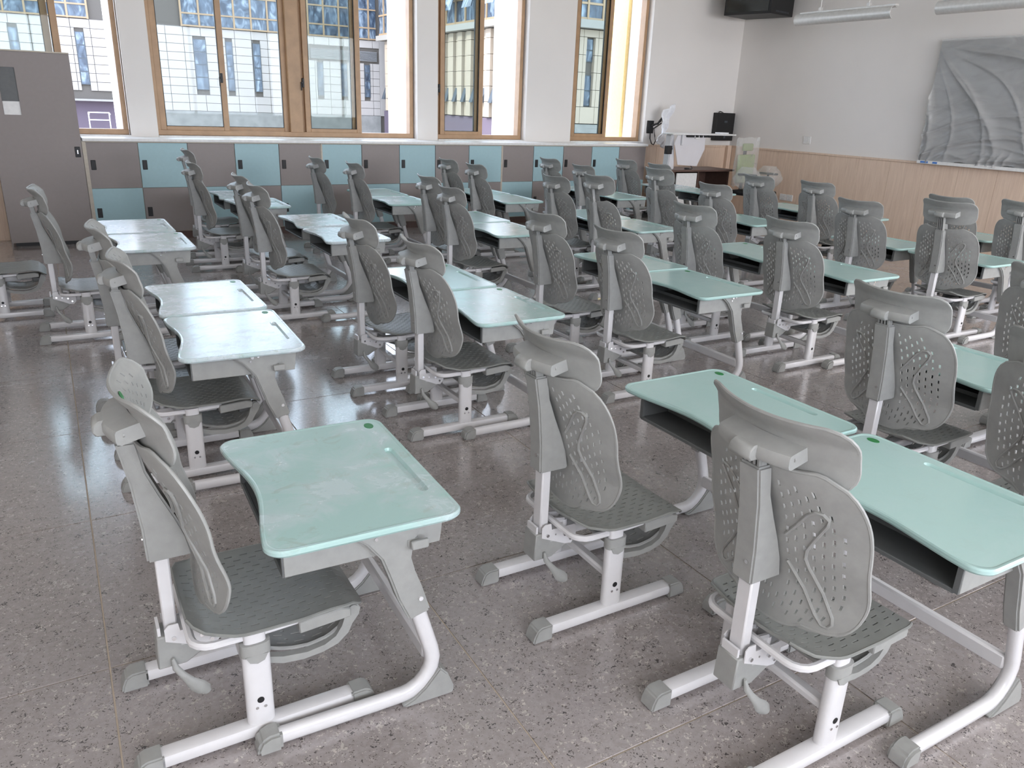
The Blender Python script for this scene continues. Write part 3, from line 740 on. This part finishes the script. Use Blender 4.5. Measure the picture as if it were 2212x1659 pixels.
for c, r, w, xf, y0, y1, mt, yaw in DESKS:
    if w == 's': lab = 'single mint-topped desk with water-stained top, at the front left'
    else:
        adj = {DS: 'dusty glare-toned ', ST: 'scuffed ', CL: ''}[mt]
        lab = '%smint-topped desk, %s one of its pair, %s line from left, %s' % (adj, where(c, r, w), COLN[c], {1: 'front row', 2: 'second row back', 3: 'third row back', 4: 'row by lockers'}[r])
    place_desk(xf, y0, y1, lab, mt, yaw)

CHAIRS = [ # x, y, raise, yaw, label
 (1, 1, 's', .312, -.265, -.012, 0), (1, 2, 'n', .41, 1.275, 0, 0), (1, 2, 'f', .375, 1.9, .012, 0), (1, 3, 'n', .14, 3.52, .01, 0), (1, 3, 'f', -.345, 4.27, .01, 0),
 (2, 1, 'f', 1.381, -.248, 0, 0), (2, 1, 'n', 1.516, -.972, -.012, 0), (2, 2, 'n', 1.626, 1.24, 0, 0), (2, 2, 'f', 1.574, 1.91, .005, 0), (2, 3, 'n', 1.428, 3.53, .01, 0), (2, 3, 'f', 1.465, 4.23, .01, 0),
 (2, 4, 'n', 1.319, 5.45, .01, 0), (2, 4, 'f', 1.39, 6.12, .075, 0),
 (3, 1, 'f', 2.895, -.3, 0, 0), (3, 1, 'n', 2.775, -.972, 0, 0), (3, 2, 'n', 2.757, 1.26, 0, 0), (3, 2, 'f', 2.733, 1.94, 0, 0), (3, 3, 'n', 2.807, 3.38, 0, 0), (3, 3, 'f', 2.925, 4.05, .005, 0),
 (3, 4, 'n', 2.741, 5.36, .01, 0), (3, 4, 'f', 2.578, 6.03, .01, 0),
 (4, 1, 'f', 4.0, -.3, 0, 0), (4, 2, 'n', 4.063, 1.25, 0, 0), (4, 2, 'f', 3.893, 1.92, .005, 0), (4, 3, 'n', 4.075, 3.25, .072, 0), (4, 3, 'f', 4.09, 3.92, .005, 0), (4, 4, 'n', 3.965, 5.22, .005, 0), (4, 4, 'f', 3.975, 5.89, .005, 0),
 (5, 2, 'n', 5.657, 1.25, .056, 0), (5, 2, 'f', 5.594, 1.93, 0, 0), (5, 3, 'n', 5.298, 3.2, 0, 0), (5, 3, 'f', 5.236, 3.85, .063, 0), (5, 4, 'n', 5.286, 5.23, 0, 0), (5, 4, 'f', 5.284, 5.9, .01, 0),
 (6, 2, 'n', 6.661, 1.25, .025, 0), (6, 2, 'f', 6.769, 1.93, 0, 0), (6, 3, 'n', 6.608, 3.18, 0, 0), (6, 3, 'f', 6.526, 3.85, 0, 0), (6, 4, 'n', 6.444, 5.33, 0, 0), (6, 4, 'f', 6.471, 6.0, 0, 0)]
first = True
DC = {(d[0], d[1], d[2]): (d[4] + d[5]) / 2 + .006 for d in DESKS}
for c, r, w, x, y, ra, yaw in CHAIRS:
    if x > 0 and (c, r, w) in DC: y = max(DC[(c, r, w)] - .04, min(DC[(c, r, w)] + .04, y))
    if first: o = chair0; first = False
    else: o = copy_tree(chair0)
    o.location = (x, y, 0); o.rotation_euler = (0, 0, math.radians(yaw))
    if w == 's': lab = 'grey perforated student chair with footrest at the single stained desk, front left'
    elif (c, r, w) == (1, 3, 'f'): lab = 'grey student chair left out in the aisle, cut off by left edge'
    else:
        adj = 'with raised headrest ' if ra > .03 else ''
        ln = {1: 'first', 2: 'second', 3: 'third', 4: 'fourth', 5: 'fifth', 6: 'sixth'}[c]
        rw = {1: 'front row', 2: 'second row back', 3: 'third row back', 4: 'row by lockers'}[r]
        if ra > .03: lab = 'grey chair, headrest raised, %s desk of pair, %s line from left, %s' % (where(c, r, w), COLN[c], rw)
        else: lab = 'grey chair at the %s desk of its pair, %s line from left, %s' % (where(c, r, w), COLN[c], rw)
    o['label'] = lab; o['category'] = 'chair'; o['group'] = 'grey student chairs behind the desks'
    if ra:
        for ch in [q for q in bpy.data.objects if q.parent == o]:
            if ch.name.split('.')[0] in HEAD: ch.location = (-ra * .18, 0, ra)

# ------------------------------------------------------------------ blackboard wall
bd = thing('smart_blackboard', 'large dark board wrapped in wrinkled translucent plastic sheet on the front wall', 'board', (X1, 0, 0))
BY1, BY0, BZ0_, BZ1_ = 4.14, .1, 1.03, 2.36
MB().box(-.075, -.001, BY0, BY1, BZ0_, BZ1_, b=.004).build('panel', 'screen_glass', bd)
fr_ = MB()
fr_.box(-.085, -.001, BY0, BY1, BZ1_, BZ1_ + .03, b=.004).box(-.085, -.001, BY1, BY1 + .03, BZ0_, BZ1_ + .03, b=.004).box(-.085, -.001, BY0 - .03, BY0, BZ0_, BZ1_ + .03, b=.004)
fr_.build('frame', 'black_plastic', bd)
MB().box(-.11, -.001, BY0 - .03, BY1 + .03, .995, 1.035, b=.003).build('tray', 'white_laminate', bd)
MB().box(-.112, -.110, 4.02, 4.12, 1.004, 1.026).box(-.112, -.110, 3.9, 3.96, 1.004, 1.026).build('tag', 'paper_tag', bd)
ny, nz = 330, 130
def crease(x, p=3): return (1 - abs(math.sin(x))) ** p
def fold(y, z):
    u = (BY1 - y); w = (BZ1_ - z)
    an = math.atan2(w + .05, u + .10); rr = math.hypot(u, w)
    h = .045 * crease(5.2 * an + .9 * math.sin(rr * 1.7) + 1.1, 4) * min(1, rr * 1.4) * math.exp(-max(0, w - 1.0) * 3)
    h += .020 * crease(9.5 * an + 1.6 * math.sin(rr * 2.3) + .3, 5) * min(1, rr * 1.5)
    ww = w - .30 * math.exp(-u * 1.1) + .05 * math.sin(u * 2.2)
    h += .030 * crease(13 * ww, 4) * min(1, max(0, (w - .55) * 3))
    h += .012 * crease(29 * ww + 2 * math.sin(u * 3), 3) * min(1, max(0, (w - .6) * 3))
    h += .022 * crease(17 * u + 14 * w + 3 * math.sin(u * 7), 2) * min(1, max(0, (w - 1.14) * 9))
    return -.088 - h
V = []; F = []
for i in range(ny + 1):
    for j in range(nz + 1):
        y = BY0 - .02 + (BY1 + .045 - BY0) * i / ny; z = BZ0_ - .0 + (BZ1_ + .05 - BZ0_) * j / nz
        V.append((fold(y, z), y, z + (.012 * math.sin(y * 9) + .01 * math.sin(y * 23) if j == 0 else 0)))
for i in range(ny):
    for j in range(nz): F.append((i * (nz + 1) + j, (i + 1) * (nz + 1) + j, (i + 1) * (nz + 1) + j + 1, i * (nz + 1) + j + 1))
MB().add(V, F).build('plastic_wrap', 'plastic_film', bd, ang=180)

sw = MB().box(X1 - .012, X1 - .001, 5.92, 6.045, 1.12, 1.222, b=.003); sw.box(X1 - .015, X1 - .011, 5.945, 6.02, 1.14, 1.2, b=.002)
tag(sw.build('light_switch', 'white_laminate'), 'white switch plate on the cream wall above the oak panelling', 'switch')
so_ = thing('wall_outlet', 'double white power outlet low on the oak wall panelling', 'outlet', (X1 - .018, 6.19, .345))
for k in (-1, 1):
    MB().box(-.012, -.001, k * .062 - .058, k * .062 + .058, -.045, .045, b=.003).build('socket_plate', 'white_laminate', so_)
    hl = MB()
    for dy, dz in ((-.014, .012), (.014, .012), (0, -.014), (-.012, -.028), (.012, -.028)): hl.box(-.0135, -.0118, k * .062 + dy - .002, k * .062 + dy + .002, dz - .006, dz + .006)
    hl.build('socket_slots', 'plastic_grey', so_)

# hanging board lamps
def board_lamp(ya, yb, label):
    L = thing('board_lamp', label, 'lamp', (8.3, (ya + yb) / 2, 2.6), 0, 'hanging board lamps')
    h = (ya - yb) / 2
    prof = []
    for i in range(11): a = math.radians(262 - i * 21); prof.append((.066 * math.cos(a), .066 * math.sin(a)))
    inner = [(x * .93, z * .93) for x, z in prof[::-1]]
    MB().prism(prof + inner, -h, h, 'y').build('reflector', 'silver_paint', L, ang=50)
    MB().box(-.03, .03, -h - .03, h - .05, .06, .082, b=.004).build('spine', 'silver_paint', L)
    MB().cyl((0, 0, .012), 'y', .013, 2 * h - .1, 10).build('tube_lamp', 'white_laminate', L)
    for k in (-.5, .5):
        MB().cyl((0, k * h, .5), 'z', .006, .86, 8).build('hanger_rod', 'silver_paint', L)
        MB().box(-.02, .02, k * h - .02, k * h + .02, .07, .12, b=.003).build('clamp', 'silver_paint', L)
        MB().cyl((0, k * h, .935), 'z', .03, .03, 12).build('ceiling_rose', 'silver_paint', L)
    return L
board_lamp(5.38, 4.05, 'silver hanging board lamp between the black cabinet and the wrapped board')
board_lamp(3.53, 2.2, 'silver hanging board lamp above the wrapped board, cut off by the frame')

# black network cabinet high in the corner
nc = thing('network_cabinet', 'black glass-fronted equipment cabinet mounted high in the corner', 'cabinet', (9.04, 6.8, 2.8), math.radians(13))
# local footprint: near corner at (-.26,-.42)
MB().box(-.25, .34, -.37, .37, 0, .62, b=.004).build('carcass', 'black_plastic', nc)
MB().box(-.258, -.25, -.33, .33, .03, .59, b=.002).build('door', 'screen_glass', nc)
vs_ = MB()
for k in range(12): vs_.box(-.12 + k * .03, -.105 + k * .03, -.373, -.369, .03, .05)
vs_.build('vent_slots', 'steel_dark', nc, False)
MB().box(.15, .52, .2, .26, .1, .5).build('wall_bracket', 'black_plastic', nc)

# wall speaker / black box near the corner
sp = thing('wall_speaker', 'flat black box hung on the wall in the corner beside the lectern', 'speaker', (9.295, 7.46, 1.29))
MB().box(-.185, .185, -.06, .039, -.205, .205, b=.006).build('body', 'black_plastic', sp)
MB().box(-.03, .03, -.064, -.06, .06, .09).box(-.015, .02, -.064, -.06, -.17, -.13).build('badge', 'steel_dark', sp)
MB().tube([(-.12, 0, .2), (-.1, -.01, .225), (-.06, 0, .22), (-.02, 0, .205)], .006, n=6).build('plug_lead', 'black_plastic', sp)

# ------------------------------------------------------------------ teacher's lectern
T_ = thing('lectern', 'white-topped adjustable lectern on a white column beside the teacher cabinet', 'lectern', (7.9, 6.55, 0))
MB().box(-.51, .65, -.15, .08, 1.195, 1.215, b=.004).build('top_board', 'white_laminate', T_)
MB().prism([(-.40, 1.19), (.10, 1.19), (.115, 1.01), (.0, .78), (-.35, .80), (-.44, 1.08)], -.115, -.105, 'y', b=.003).build('modesty_panel', 'acrylic', T_)
MB().prism([(-.47, .737), (-.35, .737), (-.40, 1.195), (-.45, 1.195)], -.05, .07, 'y', b=.01, seg=2).build('column', 'white_steel', T_)
MB().box(-.34, -.31, -.145, -.12, 1.06, 1.195, b=.004).build('cable_guide', 'white_steel', T_)
us_ = MB()
us_.box(-.25, -.12, -.14, -.1, 1.165, 1.193)
for k in range(5): us_.box(-.08 + k * .075, -.04 + k * .075, -.14, -.08, 1.165, 1.193, b=.004)
us_.build('cable_clips', 'black_plastic', T_)
MB().box(-.1, -.02, -.145, -.1, 1.145, 1.165, b=.003).build('pull_tab', 'white_laminate', T_)
bx_ = MB().box(8.28, 8.45, 6.45, 6.55, 1.2155, 1.235, b=.003); tag(bx_.build('eraser', 'cloth_white'), 'small white item lying on top of the lectern', 'eraser')
cb = thing('teacher_cabinet', 'dark brown teacher cabinet with a white door, standing in the front corner', 'cabinet', (8.05, 6.6, 0))
MB().box(-.62, .55, -.2, .35, .71, .735, b=.003).build('top', 'brown_wood', cb)
cc = MB(); cc.box(-.55, -.52, -.15, .33, 0, .71).box(.47, .5, -.15, .33, 0, .71).box(-.55, .5, .30, .33, 0, .71).box(-.55, .5, -.15, .33, .02, .05).box(-.1, -.08, -.15, .33, 0, .71)
cc.build('carcass', 'brown_wood', cb, False)
MB().box(-.5, -.13, -.17, -.152, .08, .69, b=.002).build('door', 'white_laminate', cb)
MB().box(-.06, .44, -.1, .28, .1, .3, b=.004).build('equipment', 'black_plastic', cb)
MB().tube([(-.25, -.1, .74), (-.2, -.12, .742), (-.17, -.1, .75), (-.155, -.05, .78), (-.17, -.02, .82)], .006, n=6).box(-.29, -.24, -.12, -.07, .735, .755, b=.003).build('cable', 'black_plastic', cb)
bl = MB().box(7.36, 7.45, 6.46, 6.52, .94, 1.05, b=.004); bl.box(7.44, 7.47, 6.48, 6.5, 1.0, 1.02)
o = bl.build('microphone_box', 'black_plastic', T_); o.location = (-7.9, -6.55, 0)

# monitor arm with a white cloth over its screen
ma = thing('monitor_arm', 'black articulated wall arm carrying a screen hidden under a white cloth', 'monitor arm', (7.87, 7.5, 1.26))
MB().box(-.055, .055, -.035, -.001, -.09, .09, b=.006).build('wall_plate', 'black_plastic', ma)
MB().tube([(0, -.04, .02), (.07, -.1, .05), (.13, -.16, .17)], .018, n=8).build('arm_link', 'black_plastic', ma)
MB().tube([(.02, -.06, .0), (.10, -.13, .07), (.15, -.2, .15)], .009, n=8).build('gas_strut', 'chrome', ma)
cbp = [(.0, -.03, -.08), (-.02, -.06, -.16), (.0, -.08, -.23), (.04, -.08, -.25), (.07, -.08, -.2), (.05, -.08, -.12), (.02, -.08, -.02), (.09, -.16, .06)]
MB().tube(cbp, .008, n=6).build('cable', 'black_plastic', ma)
V = []; F = []; nn = 16
Pa, Pb, Pc, Pd = Vector((-.03, -.30, .22)), Vector((.19, -.30, .335)), Vector((.06, -.30, -.29)), Vector((-.11, -.30, -.18))
Pa = Vector((.0, -.28, .23)); 
for i in range(nn + 1):
    for j in range(nn * 2 + 1):
        a = i / nn; b = j / (2 * nn)
        L0 = Pa.lerp(Vector((.03, -.28, -.02)), min(1, b * 2)) if b < .5 else Vector((.03, -.28, -.02)).lerp(Pd, (b - .5) * 2)
        R0 = Pb.lerp(Vector((.13, -.24, .0)), min(1, b * 2)) if b < .5 else Vector((.13, -.24, .0)).lerp(Pc, (b - .5) * 2)
        p = L0.lerp(R0, a); p.y += .03 * math.sin(a * 11 + b * 5) * (1 - .3 * b) + .02 * math.sin(b * 17 - a * 4)
        V.append(p[:])
for i in range(nn):
    for j in range(2 * nn): F.append((i * (2 * nn + 1) + j, (i + 1) * (2 * nn + 1) + j, (i + 1) * (2 * nn + 1) + j + 1, i * (2 * nn + 1) + j + 1))
cl = MB().add(V, F).build('screen_cloth', 'cloth_white', ma, ang=180)
md = cl.modifiers.new('solid', 'SOLIDIFY'); md.thickness = .006

# wrapped office chair
oc = thing('office_chair', 'black swivel office chair with green back, still wrapped in clear plastic', 'chair', (8.74, 6.12, 0), math.radians(15))
MB().box(-.24, .24, -.24, .24, .40, .47, b=.03, seg=3).build('seat', 'black_plastic', oc)
MB().box(-.22, .22, .16, .20, .56, .95, b=.018, seg=3).build('backrest', 'upholstery_green', oc)
MB().box(-.13, .13, .16, .20, 1.0, 1.1, b=.018, seg=3).build('headrest', 'upholstery_green', oc)
MB().box(-.03, .03, .2, .23, .42, 1.05, b=.008).build('back_spine', 'black_plastic', oc)
MB().cyl((0, 0, .26), 'z', .025, .3, 12).build('gas_column', 'black_plastic', oc)
for k in range(5):
    a = 2 * pi * k / 5 + .3
    lg = MB().tube([(0, 0, .12), (.3 * math.cos(a), .3 * math.sin(a), .085)], .02, .014, n=8).build('base_spoke', 'white_steel', oc)
    MB().cyl((.3 * math.cos(a), .3 * math.sin(a), .03), 'y', .03, .035, 12).build('caster', 'black_plastic', lg)
for sg in (-1, 1):
    ar = MB().box(sg * .3 - .035, sg * .3 + .035, -.17, .1, .68, .71, b=.01, seg=2).build('armrest', 'black_plastic', oc)
    MB().tube([(sg * .3, -.03, .685), (sg * .3, -.02, .5), (sg * .22, 0, .42)], .016, n=8).build('arm_post', 'black_plastic', ar)
    V = []; F = []
    for i in range(13):
        for k in range(16):
            th = 2 * pi * k / 16; tt = i / 12; r_ = (.055 + .06 * math.sin(pi * min(1, tt * 1.05))) * (1 + .09 * math.sin(k * 2.4 + i * .8))
            V.append((sg * .3 + r_ * math.cos(th), -.04 + r_ * 1.8 * math.sin(th), .5 + .3 * tt))
    for i in range(12):
        for k in range(16): F.append((i * 16 + k, i * 16 + (k + 1) % 16, (i + 1) * 16 + (k + 1) % 16, (i + 1) * 16 + k))
    MB().add(V, F).build('arm_wrap', 'film_clear', oc, ang=20)
V = []; F = []
for i in range(19):
    for k in range(28):
        th = 2 * pi * k / 28; tt = i / 18
        wx = .26 + .04 * tt + .006 * math.sin(k * 1.9 + i * .5); wy = .085 - .05 * tt + .008 * math.sin(k * 2 + i * .6)
        x = math.copysign(abs(math.cos(th)) ** .5, math.cos(th)) * wx; y = math.copysign(abs(math.sin(th)) ** .6, math.sin(th)) * wy
        V.append((x, .18 + y, .52 + .66 * tt + .012 * math.sin(k * 2.2)))
for i in range(18):
    for k in range(28): F.append((i * 28 + k, i * 28 + (k + 1) % 28, (i + 1) * 28 + (k + 1) % 28, (i + 1) * 28 + k))
MB().add(V, F).build('back_wrap', 'film_clear', oc, ang=25)

# ------------------------------------------------------------------ buildings across the yard (measured at 30 m, set 1.8 times farther and larger)
K = 1.8
def far(p): return CAMP + (Vector(p) - CAMP) * K
def fbox(mb, x0, x1, y0, y1, z0, z1):
    a, b = far((x0, y0, z0)), far((x1, y1, z1)); mb.box(a.x, b.x, a.y, b.y, a.z, b.z); return mb
GZ = -.72
B1 = thing('teaching_block', 'pale tiled block with slit windows and a glass upper storey across the yard', 'building')
SLA = [(1.45, 1.72, 1.62, 3.28), (2.41, 2.66, 1.62, 3.28), (-.46, -.19, 1.62, 3.28), (5.17, 5.6, 1.6, 3.3), (7.25, 7.52, 1.6, 3.28), (9.64, 9.88, 1.56, 2.78), (10.59, 10.84, 1.56, 2.78), (11.55, 11.79, 1.56, 2.78), (6.28, 6.52, 1.6, 3.28), (-1.4, -1.15, 1.6, 3.28)]
fbox(MB(), -4, 13.5, 30.05, 33, GZ, 7.0).build('core', 'cladding_joint', B1, False)
fbox(MB(), 2.75, 12.2, 29.97, 30.04, GZ, .86).build('stone_plinth', 'stone_base', B1, False)
ledge = fbox(MB(), -4, 2.74, 29.5, 30.04, 1.1, 1.16).build('canopy', 'ledge_stone', B1, False)
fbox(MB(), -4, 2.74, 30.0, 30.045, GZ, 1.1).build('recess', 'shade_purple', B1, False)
rows = [.865 + .2815 * k for k in range(11)]
tm = {}
def overl(x0, x1, z0, z1, lst): return any(x0 < b - .01 and x1 > a + .01 and z0 < d - .01 and z1 > c + .01 for a, b, c, d in lst)
for r in range(10):
    z0, z1 = rows[r], rows[r + 1]
    if z1 > 3.72: z1 = 3.69
    for k in range(-7, 22):
        x0, x1 = 4.28 - .587 * 9 + .587 * (k + 1), 0
        x1 = x0 + .587
        if x0 > 12.19: continue
        x1 = min(x1, 12.2)
        if x1 < -3 or (x1 < 2.76 and z0 < 1.15): continue
        if overl(x0, x1, z0, z1, [(9.4, 12.1, 2.91, 3.28)]): 
            continue
        # split around slits
        segs = [(x0, x1)]
        for a, b, c_, d_ in SLA:
            if z0 < d_ - .02 and z1 > c_ + .02:
                ns = []
                for p, q in segs:
                    if q <= a or p >= b: ns.append((p, q))
                    else:
                        if a - p > .06: ns.append((p, a))
                        if q - b > .06: ns.append((b, q))
                segs = ns
        for p, q in segs:
            w_, h_ = round((q - p - .016) * K, 3), round((z1 - z0 - .014) * K, 3)
            if (w_, h_) not in tm: tm[(w_, h_)] = MB().box(0, w_, 0, .08, 0, h_).mesh('cladding_tile', 'cladding', False)
            P0_ = far((p + .008, 30.0, z0 + .007)); inst('cladding_tile', tm[(w_, h_)], B1, P0_)
for a, b, c_, d_ in SLA:
    fbox(MB(), a, b, 29.98, 30.05, c_, d_).build('window', 'steel_dark', B1, False)
    wn = [o for o in bpy.data.objects if o.parent == B1][-1]
    hgt = (d_ - c_) / 4
    pm = MB()
    for k in range(4): fbox(pm, a + .025, b - .025, 29.972, 29.985, c_ + k * hgt + .02, c_ + (k + 1) * hgt - .02)
    pm.build('pane', 'facade_glass', wn, False)
lv_ = MB()
for k in range(8): fbox(lv_, 9.4, 12.08, 29.97, 30.03, 2.915 + k * .046, 2.94 + k * .046)
lo = lv_.build('louvre', 'louver_grey', B1, False)
fbox(MB(), 12.2, 13.5, 30.0, 30.05, .86, 3.7).build('corner_cladding', 'cladding', B1, False)
for a, b in ((-3.5, 1.9), (4.84, 8.3), (9.35, 12.05)):
    fbox(MB(), a, b, 29.98, 30.05, 3.71, 7.0).build('curtain_wall', 'facade_glass', B1, False)
    cw = [o for o in bpy.data.objects if o.parent == B1][-1]
    mm_ = MB(); x = a
    while x < b + .05: fbox(mm_, x - .03, x + .03, 29.94, 29.99, 3.69, 7.0); x += .6
    for z in (3.7, 4.1, 4.75, 5.5, 6.3): fbox(mm_, a, b, 29.945, 29.985, z, z + .05)
    mm_.build('mullions', 'bronze_mullion', cw, False)
rk = thing('yard_rack', 'white tubular frame standing in the shaded recess across the yard', 'rack')
q = MB()
for x in (1.5, 2.13):
    q.tube([far((x, 29.3, GZ)), far((x, 29.3, .74))], .035, n=6); q.tube([far((x, 29.3, .74)), far((x, 28.9, .70))], .035, n=6)
for z in (.5, .74): q.tube([far((1.5, 29.3, z)), far((2.13, 29.3, z))], .035, n=6)
q.build('frame', 'white_steel', rk)
B2 = thing('side_wing', 'sunlit cream wing with tall pilasters and tilted windows across the yard', 'building')
fbox(MB(), 12.23, 14, 19.05, 29.45, GZ, 7.0).build('core', 'cladding_joint', B2, False)
yy = 19.05
k = 0
tm2 = {}
while yy < 29.1:
    proud = .10 if k % 2 == 0 else 0.0
    wd = .34 if k % 2 == 0 else .30
    for r in range(6):
        z0 = 1.1 + .452 * r; z1 = min(z0 + .452, 3.62)
        if z1 - z0 < .1: continue
        w_, h_ = round((wd - .012) * K, 3), round((z1 - z0 - .012) * K, 3); key = (w_, h_, proud)
        if key not in tm2: tm2[key] = MB().box(-.1 - proud * K, 0, 0, w_, 0, h_).mesh('cladding_tile', 'cladding_warm', False)
        inst('cladding_tile', tm2[key], B2, far((12.2, yy + .006, z0 + .006)))
    if k % 2 == 1:
        a = far((12.19, yy + .04, 1.52)); b = far((12.17, yy + wd - .04, 1.95))
        MB().prism([(0, 0), (.0, (b.z - a.z)), (-.28, 0.0)], 0, b.y - a.y, 'y', M=Matrix.Translation((a.x - .12, a.y, a.z))).build('tilted_window', 'steel_dark', B2, False)
    yy += wd; k += 1
fbox(MB(), 11.85, 12.2, 19.05, 29.45, 3.64, 3.82).build('ledge', 'ledge_stone', B2, False)
fbox(MB(), 12.0, 12.2, 19.05, 29.45, 3.84, 7).build('curtain_wall', 'facade_glass', B2, False)
mm_ = MB(); y = 19.1
while y < 29.3: fbox(mm_, 11.96, 12.01, y - .03, y + .03, 3.84, 7); y += .7
for z in (3.84, 4.5, 5.3): fbox(mm_, 11.965, 12.005, 19.06, 29.4, z, z + .06)
mm_.build('mullions', 'bronze_mullion', B2, False)
y = 19.4
while y < 27:
    a = far((11.95, y, 4.2))
    MB().prism([(0, 0), (.06, .02), (.5, 1.4), (.44, 1.4)], 0, 1.1, 'y', M=Matrix.Translation((a.x - .65, a.y, a.z))).build('tilted_window', 'facade_glass', B2, False); y += 1.4
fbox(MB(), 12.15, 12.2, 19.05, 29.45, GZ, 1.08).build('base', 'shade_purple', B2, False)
B3 = thing('end_block', 'nearer yellow-tiled block with deep square windows seen through the last window', 'building')
fbox(MB(), 12.2, 24, 19.0, 19.03, GZ, 7.0).build('core', 'cladding_joint', B3, False)
colx = [12.25 + .545 * i for i in range(20)]
W3 = []
x = 14.53 - 2.16
while x < 22: W3 += [(x, x + .3, 2.79, 3.44), (x, x + .3, 1.53, 2.42)]; x += 1.08
tm3 = {}
for r in range(6):
    z0 = 1.02 + .49 * r; z1 = min(z0 + .49, 3.68)
    if z1 - z0 < .1: continue
    x = 12.2
    cuts = sorted(set([12.2 + .54 * i + .05 for i in range(20)]))
    for a, b in zip(cuts, cuts[1:]):
        segs = [(a, b)]
        for wa, wb_, wc, wd_ in W3:
            if z0 < wd_ - .1 and z1 > wc + .1:
                ns = []
                for p, q in segs:
                    if q <= wa or p >= wb_: ns.append((p, q))
                    else:
                        if wa - p > .05: ns.append((p, wa))
                        if q - wb_ > .05: ns.append((wb_, q))
                segs = ns
        for p, q in segs:
            w_, h_ = round((q - p - .012) * K, 3), round((z1 - z0 - .012) * K, 3)
            if (w_, h_) not in tm3: tm3[(w_, h_)] = MB().box(0, w_, -.25, 0, 0, h_).mesh('cladding_tile', 'cladding_warm', False)
            inst('cladding_tile', tm3[(w_, h_)], B3, far((p + .006, 19.0, z0 + .006)))
for a, b, c_, d_ in W3:
    wn = fbox(MB(), a, b, 18.97, 19.0, c_, d_).build('window', 'steel_dark', B3, False)
    fbox(MB(), a + .03, b - .03, 18.955, 18.972, c_ + .03, (c_ + d_) / 2 - .02).build('pane', 'facade_glass', wn, False)
    fbox(MB(), a + .03, b - .03, 18.955, 18.972, (c_ + d_) / 2 + .02, d_ - .03).build('pane', 'facade_glass', wn, False)
fbox(MB(), 11.85, 24, 18.6, 19, 3.70, 3.92).build('ledge', 'ledge_stone', B3, False)
fbox(MB(), 12.2, 24, 18.88, 19, 3.94, 7).build('curtain_wall', 'facade_glass', B3, False)
mm_ = MB(); x = 12.3
while x < 23: fbox(mm_, x - .03, x + .03, 18.84, 18.88, 3.94, 7); x += .55
for z in (3.94, 4.35, 5.1): fbox(mm_, 12.2, 24, 18.85, 18.88, z, z + .06)
mm_.build('mullions', 'bronze_mullion', B3, False)
fbox(MB(), 12.2, 24, 18.85, 19, GZ, 1.0).build('stone_plinth', 'stone_base', B3, False)
